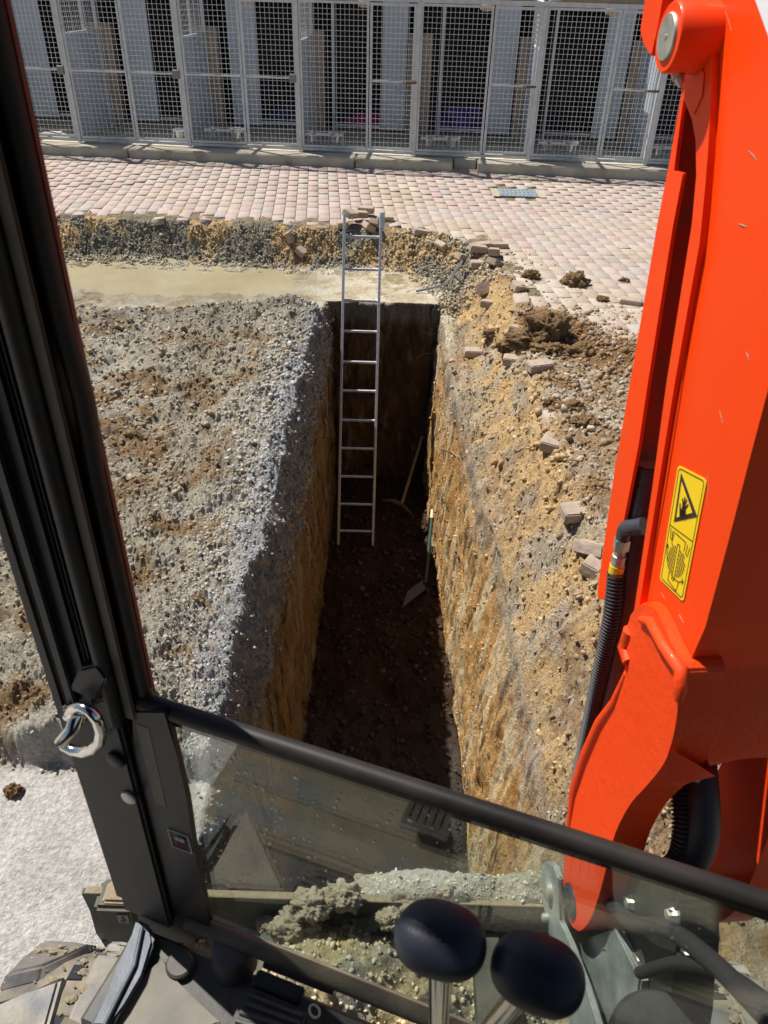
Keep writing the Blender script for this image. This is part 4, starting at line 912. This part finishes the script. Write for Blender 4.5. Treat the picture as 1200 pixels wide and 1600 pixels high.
# scratches
b = MB()
for (x0, y0, x1, y1, w_) in [(1107, 735, 1105, 792, .0012), (1124, 641, 1129, 661, .0014), (1061, 960, 1068, 973, .0012), (1033, 926, 1039, 936, .0010), (1154, 350, 1167, 355, .002), (1166, 550, 1171, 564, .0018), (1130, 8, 1143, 48, .001), (1170, 236, 1182, 250, .0018)]:
    b.tube([BP(x0, y0, DB), BP((x0+x1)/2+.6, (y0+y1)/2, DB), BP(x1, y1, DB)], [w_*.3, w_*.6, w_*.3], 5)
ex(b, 'paint_scratches', M['clod2'], boom)
# ---- foot casting of the boom: left leg, right leg, web with arch
leg = [(991, 953), (1010, 940), (1028, 958), (1048, 1003), (1066, 1040), (1064, 1062), (1060, 1095), (1056, 1130), (1048, 1165), (1036, 1195), (1010, 1228), (985, 1256), (962, 1300), (950, 1345), (937, 1395), (922, 1438), (905, 1455), (893, 1448), (884, 1420), (880, 1378), (886, 1310), (895, 1245), (912, 1190), (932, 1132), (960, 1096), (980, 1040), (977, 985)]
DL = DB-.018
def smooth2(P_, n=3):
    N_ = len(P_); out = []
    for i in range(N_):
        a, b1, c1_, d = P_[i-1], P_[i], P_[(i+1) % N_], P_[(i+2) % N_]
        for k in range(n):
            t = k/n; out.append(tuple(.5*((2*b1[m_])+(c1_[m_]-a[m_])*t+(2*a[m_]-5*b1[m_]+4*c1_[m_]-d[m_])*t*t+(3*b1[m_]-a[m_]-3*c1_[m_]+d[m_])*t**3) for m_ in (0, 1)))
    return out
leg = smooth2(leg)
b = MB(); b.prism([BP(*p, DL) for p in leg], bn*.062, bev=.004); cast = ex(b, 'boom_foot', M['orangecast'], smooth=42)
b = MB(); ridge = [(1002, 968), (1018, 972), (1038, 1010), (1064, 1047), (1062, 1078), (1060, 1095)]; b.tube([BP(*p, DL-.001) for p in ridge], [.006, .010, .010, .010, .010, .006], 10); ex(b, 'casting_ridge', M['orangecast'], cast, 60)
b = MB(); ridge = [(890, 1300), (900, 1235), (918, 1180), (940, 1130), (962, 1098), (980, 1052)]; b.tube([BP(*p, DL+.004) for p in ridge], [.008, .013, .014, .013, .010, .006], 10); b.tube([BP(*p, DL+.003) for p in ((985, 985), (976, 1010), (984, 1035))], .012, 8); ex(b, 'casting_rim', M['orangecast'], cast, 60)
b = MB(); b.prism([BP(p[0], p[1], DL) + bn*.285 for p in leg], bn*.062, bev=0); ex(b, 'far_leg', M['orangecast'], cast)
# web between the legs: rear plate with arch
def arch(t):  # lower border of the web, image points
    return t
rear = [(1071, 1040), (1064, 1070), (1060, 1100), (1054, 1150), (1042, 1190)]
inn = [BP(*p, DB+.004) for p in rear]
b = MB(); pts_r = inn; N = 14
gridv = []
for i, p in enumerate(pts_r):
    row = []
    for k in range(N+1): 
        t = k/N; row.append(p+bn*(.29*t)+bh*(.0*math.sin(math.pi*t)))
    gridv.append(row)
low = gridv[-1]; nxt = gridv[-2]
extra = []
for j in range(1, 5):
    row = []
    for k in range(N+1):
        t = k/N; e_ = 1-math.sqrt(max(0, 1-(2*t-1)**2)); base = BP(1040-(j*13), 1196+j*17, DB+.004)+bn*(.29*t); q = low[k].lerp(base, e_); row.append(q)
    gridv.append(row)
rows = [[b.bm.verts.new(q+EXI*0) for q in r] for r in gridv]; rows2 = [[b.bm.verts.new(q+bh*.03) for q in r] for r in gridv]
for A, Bq in zip(rows, rows[1:]):
    for k in range(N): b.bm.faces.new((A[k], A[k+1], Bq[k+1], Bq[k]))
for A, Bq in zip(rows2, rows2[1:]):
    for k in range(N): b.bm.faces.new((A[k], Bq[k], Bq[k+1], A[k+1]))
for k in range(N): b.bm.faces.new((rows[-1][k], rows[-1][k+1], rows2[-1][k+1], rows2[-1][k]))
ex(b, 'casting_web', M['orangecast'], cast, 50)
b = MB(); fp = [BP(*p, DL+.03) for p in ((990, 960), (984, 1010), (972, 1060), (950, 1112), (925, 1170))]
va = [b.bm.verts.new(p) for p in fp]; vb = [b.bm.verts.new(p+bn*.25) for p in fp]; vc = [b.bm.verts.new(p-bh*.02) for p in fp]; vd = [b.bm.verts.new(p+bn*.25-bh*.02) for p in fp]
for k in range(4): b.bm.faces.new((va[k], vb[k], vb[k+1], va[k+1])); b.bm.faces.new((vc[k], vc[k+1], vd[k+1], vd[k]))
ex(b, 'front_sun_block', M['orangecast'], cast)  # plate added between the legs to keep sun off the far leg
# flared lip of the arch
b = MB(); A_ = [BP(x, y, DL+.002) for x, y in ((952, 1318), (968, 1285), (1000, 1236), (1032, 1200), (1050, 1172))]; B_2 = [BP(x, y, DL+.07) for x, y in ((984, 1304), (1004, 1274), (1040, 1240), (1080, 1222), (1118, 1213))]
Am = [a.lerp(c, .5)-bh*.008+Vector((0, 0, .008)) for a, c in zip(A_, B_2)]
r1, r2, r3 = [[b.bm.verts.new(p) for p in q] for q in (A_, Am, B_2)]; r4 = [b.bm.verts.new(p+bh*.05) for p in B_2]; r5 = [b.bm.verts.new(p+bh*.05) for p in A_]
for Pq, Qq in ((r1, r2), (r2, r3), (r3, r4), (r4, r5)):
    for k in range(4): b.bm.faces.new((Pq[k], Pq[k+1], Qq[k+1], Qq[k]))
ex(b, 'arch_lip', M['orangecast'], cast, 50)
# foot pin
pc_ = BP(889, 1408, DL-.004)
b = MB(); b.lathe(pc_, bn, [(-.003, .029), (0, .032), (.001, .035), (.006, .036), (.30, .036)], 32); b.lathe(pc_-bn*.004, bn, [(0, .010), (.002, .012)], 16); ex(b, 'foot_pin', M['cyl'], cast, 40)
# ---- cylinder guard, cylinder, hose
gl_ = [(1066, 138), (1056, 195), (1046, 252), (1027, 350), (1010, 450), (984, 600), (962, 725), (945, 840), (933, 925), (934, 936)]
gr_ = [(945, 937), (960, 880), (975, 812), (998, 694), (1012, 600), (1036, 450), (1052, 350), (1068, 270)]
DG = DB+.02
b = MB(); b.prism([BP(*p, DG) for p in gl_]+[BP(*p, DG) for p in gr_]+[BP(1052, 268, DG), BP(1069, 150, DG)], bn*.006, bev=.0015); gd = ex(b, 'cylinder_guard', M['orange'])
b = MB(); fa = [BP(p[0]+6, p[1], DG+.006) for p in gl_]; 
vs1 = [b.bm.verts.new(p+bh*.001) for p in fa]; vs2 = [b.bm.verts.new(p+bn*.15) for p in fa]; vs3 = [b.bm.verts.new(p+bh*.006) for p in fa]; vs4 = [b.bm.verts.new(p+bn*.15+bh*.006) for p in fa]
for k in range(len(fa)-1):
    b.bm.faces.new((vs1[k], vs1[k+1], vs2[k+1], vs2[k])); b.bm.faces.new((vs3[k], vs4[k], vs4[k+1], vs3[k+1]))
ex(b, 'guard_back', M['orangedirtshade'], gd)  # colour holds both grime and the channel's shade
DC = DG+.034
c0, c1, c2 = BP(1009, 752, DC), BP(985, 900, DC), BP(930, 1225, DC); cd = (c1-c0).normalized(); c3 = c0+cd*((c2-c0).length)
b = MB(); b.lathe(c0, cd, [(-.03, .019), (-.028, .0235), (0, .0235), (.001, .0225), (.004, .0225), (.005, .0235), (.95, .0235)], 28); cyl = ex(b, 'boom_cylinder', M['cyl'], smooth=40)
b = MB(); b.lathe(c0-cd*.031, cd, [(0, .018), (.002, .018)], 20); ex(b, 'cylinder_cap', M['mud'], cyl)
f0 = BP(1006, 822, DC-.012); f1 = BP(976, 826, DC-.035)
b = MB(); b.tube([f0, f0.lerp(f1, .5), f1, f1-(f0-f1).normalized()*.006], [.016, .015, .015, .010], 18); fd = (BP(968, 868, DC-.033)-BP(976, 828, DC-.034)).normalized(); b.tube([f1, f1+fd*.022], .0125, 14); ft = ex(b, 'elbow_fitting', M['cyl'], cyl, 50)
b = MB(); b.lathe(f1+fd*.022, fd, [(0, .012), (0, .0145), (.022, .0145), (.023, .011)], 6); b.lathe(f1+fd*.044, fd, [(0, .010), (.012, .010), (.013, .0125), (.034, .0125)], 20); ex(b, 'hose_ferrule', M['zinc'], cyl)
b = MB(); b.lathe(f1+fd*.078, fd, [(0, .0135), (.020, .0135)], 20); ex(b, 'yellow_band', M['yellow'], cyl)
hs = f1+fd*.096; hp = [hs, BP(955, 965, DC-.034), BP(938, 1050, DC-.034), BP(918, 1150, DC-.03), BP(903, 1230, DC-.02), BP(898, 1300, DC), BP(905, 1370, DC+.05), BP(940, 1440, DC+.12)]
def catmull(P_, n):
    P_ = [P_[0]*2-P_[1]]+P_+[P_[-1]*2-P_[-2]]; out = []
    for i in range(1, len(P_)-2):
        a, b1, c1_, d = P_[i-1:i+3]
        for k in range(n):
            t = k/n; out.append(.5*((2*b1)+(c1_-a)*t+(2*a-5*b1+4*c1_-d)*t*t+(3*b1-a-3*c1_+d)*t**3))
    return out+[P_[-2]]
def corrugated(name, P_, r, pitch, parent):
    c = catmull(P_, 40); Ls = [0]
    for a, d in zip(c, c[1:]): Ls.append(Ls[-1]+(d-a).length)
    tot = Ls[-1]; n_ = int(tot/pitch)*4; out = []; rad = []; j = 0
    for k in range(n_+1):
        s = tot*k/n_
        while j < len(Ls)-2 and Ls[j+1] < s: j += 1
        t = (s-Ls[j])/max(1e-9, Ls[j+1]-Ls[j]); out.append(c[j].lerp(c[j+1], t)); rad.append(r*(1 if k % 4 in (0, 1) else .78))
    q = MB(); q.tube(out, rad, 16); return ex(q, name, M['hose'], parent, 30)
corrugated('hydraulic_hose', hp, .0160, .0068, cyl)
# hoses through the arch
corrugated('hydraulic_hose', [BP(1075, 1120, DB+.13)+bh*.12, BP(1078, 1210, DB+.12)+bh*.10, BP(1085, 1290, DB+.12)+bh*.05, BP(1060, 1345, DB+.11), BP(1000, 1370, DB+.10)], .022, .0075, cast)
q = MB(); q.tube(catmull([BP(1120, 1150, DB+.16)+bh*.1, BP(1122, 1230, DB+.15)+bh*.08, BP(1105, 1320, DB+.14)+bh*.02, BP(1060, 1385, DB+.12)], 10), .028, 14); ex(q, 'hose_bundle', M['hose'], cast, 60)
# ---- swing bracket and its plates under the boom foot
b = MB(); q = [BP(x, y, DB+.03) for x, y in smooth2([(905, 1440), (935, 1370), (1000, 1352), (1045, 1372), (1058, 1440), (1050, 1540), (1035, 1660), (960, 1700), (915, 1580), (893, 1480)])]; b.prism(q, bn*.07, bev=.006)
sb = ex(b, 'swing_bracket', M['dkbracket'])
b = MB(); q = [BP(x, y, DB-.03) for x, y in ((845, 1352), (853, 1345), (864, 1350), (872, 1372), (873, 1440), (890, 1475), (915, 1540), (945, 1640), (900, 1640), (878, 1560), (856, 1450), (846, 1400))]; b.prism(q, bn*.012, bev=.003); ex(b, 'bracket_ear', M['bracket'], sb)
for (x, y, r) in ((853, 1392, .020), (849, 1434, .010)):
    c = BP(x, y, DB-.040); q = MB(); q.lathe(c, bn, [(-.004, r*.6), (0, r), (.012, r)], 20); ex(q, 'bolt', M['zinc'], sb, 40)
b = MB(); c = BP(1040, 1560, DB-.02)+Vector((0, -.05, -.04)); b.lathe(c, (0, 0, 1), [(-.10, .085), (-.01, .085), (0, .078), (.001, .03), (.02, .03), (.022, .02)], 36); ex(b, 'kingpost_cap', M['dkbracket'], sb, 40)
rb = random.Random(5)
for (x, y, d_, r_) in ((985, 1410, DB+.028, .013), (1050, 1430, DB+.028, .011), (1000, 1500, DB+.028, .016), (1070, 1500, DB+.028, .012), (960, 1460, DB+.028, .010)):
    q = MB(); c = BP(x, y, d_); q.lathe(c, bn, [(-.010, r_*.55), (-.009, r_*.9), (-.003, r_), (.004, r_*1.25), (.01, r_*1.25)], 6); ex(q, 'bolt', M['zinc'], sb)
q = MB(); q.tube(catmull([BP(930, 1385, DB+.02), BP(985, 1440, DB+.0), BP(1040, 1450, DB-.01), BP(1110, 1500, DB-.02), BP(1210, 1600, DB-.03)], 8), .013, 12); ex(q, 'hose', M['hose'], sb, 60)
q = MB(); q.tube(catmull([BP(1000, 1520, DB+.0), BP(1060, 1505, DB-.015), BP(1130, 1520, DB-.02), BP(1230, 1590, DB-.02)], 8), .010, 12); ex(q, 'hose', M['hose'], sb, 60)
b = MB(); q = [BP(x, y, DB+.012) for x, y in ((905, 1470), (960, 1450), (1000, 1530), (985, 1640), (930, 1640))]; b.prism(q, bn*.02, bev=.004); ex(b, 'bracket_plate', M['bracket'], sb)
# ---- dozer blade
BY = 1.285; BZ = -.045
def lin(px, py, z): return atz(px, py, z)
b = MB(); prof = [(BY-.02, BZ), (BY+.0, BZ), (BY+.03, BZ-.12), (BY+.035, BZ-.24), (BY+.05, BZ-.33), (BY-.005, BZ-.33), (BY-.02, BZ-.24), (BY-.01, BZ-.12)]
b.prism([(-.90, y_, z_) for y_, z_ in prof], (1.86, 0, 0)); bld = ex(b, 'dozer_blade', M['blade'])
b = MB(); b.box((0.03, BY-.010, BZ+.004), (1.84, .024, .006), bev=.002); ex(b, 'blade_top_edge', M['mud'], bld)
# blade end box with the lifting point sticker
xe0, xe1 = atz(146, 1420, -.05).x, atz(212, 1420, -.05).x
b = MB(); b.box(((xe0+xe1)/2, BY-.02, BZ-.10), (xe1-xe0, .10, .22), bev=.012, seg=3); be = ex(b, 'blade_end', M['blade'], bld)
b = MB(); b.box(((xe0+xe1)/2+.01, BY-.02, BZ+.012), (xe1-xe0-.03, .07, .02), bev=.008, seg=2); ex(b, 'caked_mud', M['mud'], bld)
b = MB(); sy = BY-.0735; stc = Vector((atz(192, 1424, -.06).x, sy, -.085)); b.box(stc, (.034, .001, .045)); ex(b, 'sticker', M['bracket'], bld)
b = MB(); 
b.tube([stc+Vector((.0, -.001, .004)), stc+Vector((.006, -.001, -.001)), stc+Vector((.006, -.001, -.009)), stc+Vector((0, -.001, -.014)), stc+Vector((-.007, -.001, -.010)), stc+Vector((-.007, -.001, -.005))], .0016, 6)
b.tube([stc+Vector((.004*math.cos(t), -.001, .010+.005*math.sin(t))) for t in np.linspace(0, 6.28, 11)[:-1]], .0012, 5, closed=True); ex(b, 'hook_symbol', M['decalblk'], bld)
# lift arms of the blade and undercarriage frame
for s in (-.30, .36):
    b = MB(); b.box((s, BY-.45, -.20), (.09, .85, .10), bev=.008); ex(b, 'blade_arm', M['blade'])
b = MB(); b.box((0.03, -.2, .02), (.9, 1.7, .26), bev=.03); ex(b, 'undercarriage', M['dkbracket'])
b = MB(); b.lathe((0.1, -.7, .15), (0, 0, 1), [(0, .55), (.2, .55)], 40); b.box((.25, -.9, .45), (1.5, 1.6, .35), Matrix.Rotation(R(-21), 3, 'Z'), bev=.04); ex(b, 'slew_platform', M['dkbracket'])
# ---- rubber tracks
def track(x0, x1):
    tp = -.35+.52; r = .24; yf = .86; yb = -1.1; zc = -.35+.25; e_ = []
    path = []
    for t in np.linspace(yb, yf, 40): path.append((t, zc+r, 0, 1))
    for t in np.linspace(math.pi/2, -math.pi/2, 16)[1:-1]: path.append((yf+r*math.cos(t), zc+r*math.sin(t), math.cos(t), math.sin(t)))
    for t in np.linspace(yf, yb, 40): path.append((t, zc-r, 0, -1))
    for t in np.linspace(-math.pi/2, -3*math.pi/2, 16)[1:-1]: path.append((yb+r*math.cos(t), zc+r*math.sin(t), math.cos(t), math.sin(t)))
    b = MB(); n_ = len(path); W_ = x1-x0
    A = [[b.bm.verts.new((x, y_-ny*d, z_-nz*d)) for (x, d) in ((x0, .008), (x0+.012, 0), (x1-.012, 0), (x1, .008), (x1, .03), (x0, .03))] for (y_, z_, ny, nz) in path]
    for i in range(n_):
        P_, Q_ = A[i], A[(i+1) % n_]
        for k in range(6): b.bm.faces.new((P_[k], P_[(k+1) % 6], Q_[(k+1) % 6], Q_[k]))
    tr_ = ex(b, 'track', M['track'])
    # lugs as chunky oblique blocks
    Ls = [0]
    for i in range(n_): Ls.append(Ls[-1]+math.hypot(path[(i+1) % n_][0]-path[i][0], path[(i+1) % n_][1]-path[i][1]))
    tot = Ls[-1]
    def at(s):
        s %= tot; i = max(0, min(n_-1, int(np.searchsorted(Ls, s, 'right')-1))); t = (s-Ls[i])/(Ls[i+1]-Ls[i]+1e-9); p, q = path[i], path[(i+1) % n_]
        return [p[k]*(1-t)+q[k]*t for k in range(4)]
    nl = 38; pit = tot/nl
    def lug(b, poly, h=.026):
        bot, top = [], []
        for (x, s, ins) in poly:
            y_, z_, ny, nz = at(s); bot.append(b.bm.verts.new((x, y_-ny*.002, z_-nz*.002)))
        cx = sum(p[0] for p in poly)/len(poly); cs = sum(p[1] for p in poly)/len(poly)
        for (x, s, ins) in poly:
            x2 = cx+(x-cx)*.88; s2 = cs+(s-cs)*.80; y_, z_, ny, nz = at(s2); top.append(b.bm.verts.new((x2, y_+ny*h, z_+nz*h)))
        n2_ = len(poly); b.bm.faces.new(top); b.bm.faces.new(bot[::-1])
        for k in range(n2_): b.bm.faces.new((bot[k], bot[(k+1) % n2_], top[(k+1) % n2_], top[k]))
    b = MB(); mud = MB(); slots = MB()
    for k in range(nl):
        s = k*pit; w3 = W_
        if k % 2 == 0:
            lug(b, [(x0-.004, s, 0), (x0-.004, s+pit*1.85, 0), (x0+w3*.28, s+pit*2.05, 0), (x0+w3*.52, s+pit*2.45, 0), (x0+w3*.57, s+pit*1.25, 0), (x0+w3*.30, s+pit*.25, 0)])
        else:
            lug(b, [(x1+.004, s, 0), (x1+.004, s+pit*1.8, 0), (x1-w3*.18, s+pit*1.95, 0), (x1-w3*.34, s+pit*1.95, 0), (x1-w3*.35, s+pit*.35, 0), (x1-w3*.18, s+pit*.3, 0)])
        y_, z_, ny, nz = at(s+pit*.5)
        rm = Matrix(((1, 0, 0), (0, nz, ny), (0, -ny, nz)))
        slots.box((x0+w3*.575, y_+ny*.001, z_+nz*.001), (w3*.12, pit*.36, .004), rm)
    bmesh.ops.bevel(b.bm, geom=[e for e in b.bm.edges if not e.is_boundary], offset=.008, segments=4, affect='EDGES', clamp_overlap=True)
    old_ = set(b.bm.faces); tmp = bpy.data.meshes.new('t'); slots.bm.to_mesh(tmp); slots.bm.free(); b.bm.from_mesh(tmp)
    b.bm.faces.ensure_lookup_table()
    for f_ in b.bm.faces: f_.material_index = 0 if f_ in old_ else 1
    lg = ex(b, 'track_lugs', M['lug'], tr_, 50); lg.data.materials.append(M['dark'])
    # caked mud patches
    rr_ = random.Random(3)
    for k in range(420):
        s = rr_.uniform(.9, 2.3); y_, z_, ny, nz = at(s); x = rr_.uniform(x0+.01, x1-.01)
        rm = Matrix(((1, 0, 0), (0, nz, ny), (0, -ny, nz)))
        q = bmesh.ops.create_icosphere(mud.bm, subdivisions=1, radius=1)
        kk = rr_.random()**3; sx, sy_, sz_ = .003+.016*kk, .003+.012*kk, .002+.006*kk
        for v in q['verts']:
            f3 = 1+.4*rr_.uniform(-1, 1); c3 = rm @ Vector((v.co.x*sx*f3, v.co.y*sy_*f3, v.co.z*sz_*f3)); v.co = c3+Vector((x, y_+ny*.006, z_+nz*.006))
    ex(mud, 'caked_mud', M['mud'], tr_, kind='stuff')
    b = MB(); b.lathe(((x0+x1)/2-.08, yf, zc), (1, 0, 0), [(0, .19), (.16, .19)], 24); b.lathe(((x0+x1)/2-.08, yb, zc), (1, 0, 0), [(0, .19), (.16, .19)], 24); b.box(((x0+x1)/2, (yf+yb)/2, zc), (.14, yf-yb, .16)); ex(b, 'track_frame', M['dkbracket'], tr_)
track(-.955, -.645); track(.74, 1.05)

# ------------------------------------------------------------------ spoil on and behind the blade
def heap(name, x0, x1, y0, y1, zf, m, label=None, n=90, seed=0, cat=None):
    gx = np.linspace(x0, x1, n); gy = np.linspace(y0, y1, max(20, int(n*(y1-y0)/(x1-x0)*1.3))); A, Bq = np.meshgrid(gx, gy)
    Zt = zf(A, Bq)+.012*fbm(A+seed, Bq, 0., 14, 4)+.008*np.abs(fbm(A+seed, Bq, 0., 40, 3)); V_ = np.stack([A, Bq, Zt], -1).reshape(-1, 3); nr, nc = A.shape
    i_ = (np.arange(nr-1)[:, None]*nc+np.arange(nc-1)[None, :]).ravel(); Fq_ = np.stack([i_, i_+1, i_+nc+1, i_+nc], 1)
    t = fbm(A+seed, Bq, 1., 5, 4)[..., None]; cc = mix(np.array([.46, .42, .32])+0*V_.reshape(nr, nc, 3), np.array([.60, .57, .50]), t[..., 0]*1.3+.5) if m == 0 else mix(np.array([.58, .47, .26])+0*V_.reshape(nr, nc, 3), np.array([.42, .40, .32]), t[..., 0]*1.5+.4)
    o = np_mesh(name, V_, Fq_, M['soil'], cc.reshape(-1, 3), smooth=True); return o, V_, cc.reshape(-1, 3)
yt = BY+.02
def zf1(x, y_):
    e_ = sst(0, .10, x+.03)*sst(0, .06, .60-x)*1.0
    return BZ-.12+e_*(.150+.03*fbm(x, y_, 3., 5, 2))*np.exp(-((y_-(BY+.035))/.075)**4)
h1, V1, c1_ = heap('spoil_heap', -.06, .62, BY-.05, BY+.14, zf1, 0, n=120); tag(h1, 'pale grey ridge of spoil lying along the top of the dozer blade', 'spoil heap')
def zf2(x, y_):
    return -.36+.25*np.exp(-(((x+.20)/.24)**2+((y_-1.12)/.18)**2))+.21*np.exp(-(((x-.12)/.30)**2+((y_-1.08)/.19)**2))+.03*np.abs(fbm(x, y_, 6., 12, 3))+.05*fbm(x, y_, 0., 5, 3)
h2, V2, c2_ = heap('spoil_heap', -.62, .9, .72, 1.27, zf2, 1, n=170, seed=4); tag(h2, 'yellowish crumbly spoil piled behind the dozer blade', 'spoil heap')
for k, (VV, cc, nn) in enumerate(((V1, c1_, 1500), (V2, c2_, 6000))):
    i = rng.integers(0, len(VV), nn); r = .0012+(.006+.006*k)*rng.random(nn)**4; scatter('crumbs', VV[i]+rng.normal(size=(nn, 3))*.001, r, np.clip(cc[i]*rng.uniform(.7, 1.3, (nn, 1)), .05, .8))
for i, (px, py, z, r, lb) in enumerate([(487, 1415, -.02, .055, 'large crumbly lump hanging over the dozer blade, left of the ridge'),
        (535, 1402, .0, .05, 'rounded lump on the dozer blade against the grey ridge'), (462, 1448, -.10, .06, 'pale lump below the lumps on the blade'),
        (610, 1436, -.06, .035, 'small dark crumbly lump just left of the first lever knob'), (640, 1422, -.04, .025, 'smallest dark lump beside the first lever knob'),
        (695, 1394, .045, .022, 'blue grey stone lump on the pale ridge'), (505, 1500, -.22, .07, 'yellow lump in the middle of the spoil behind the blade'), (590, 1510, -.22, .05, 'grey lump beside the yellow lump behind the blade'),
        (420, 1445, -.15, .03, 'small lump at the left end of the spoil behind the blade'), (640, 1500, -.25, .03, 'pale angular lump low in the spoil under the first knob')]):
    tag(lump('soil_clod', atz(px, py, z), r, 'clod2', i+20, amp=.42, sq=(1.1, .8, .8), fs=1.7, sub=5), lb, 'soil clod', 'pale clods on the dozer blade')
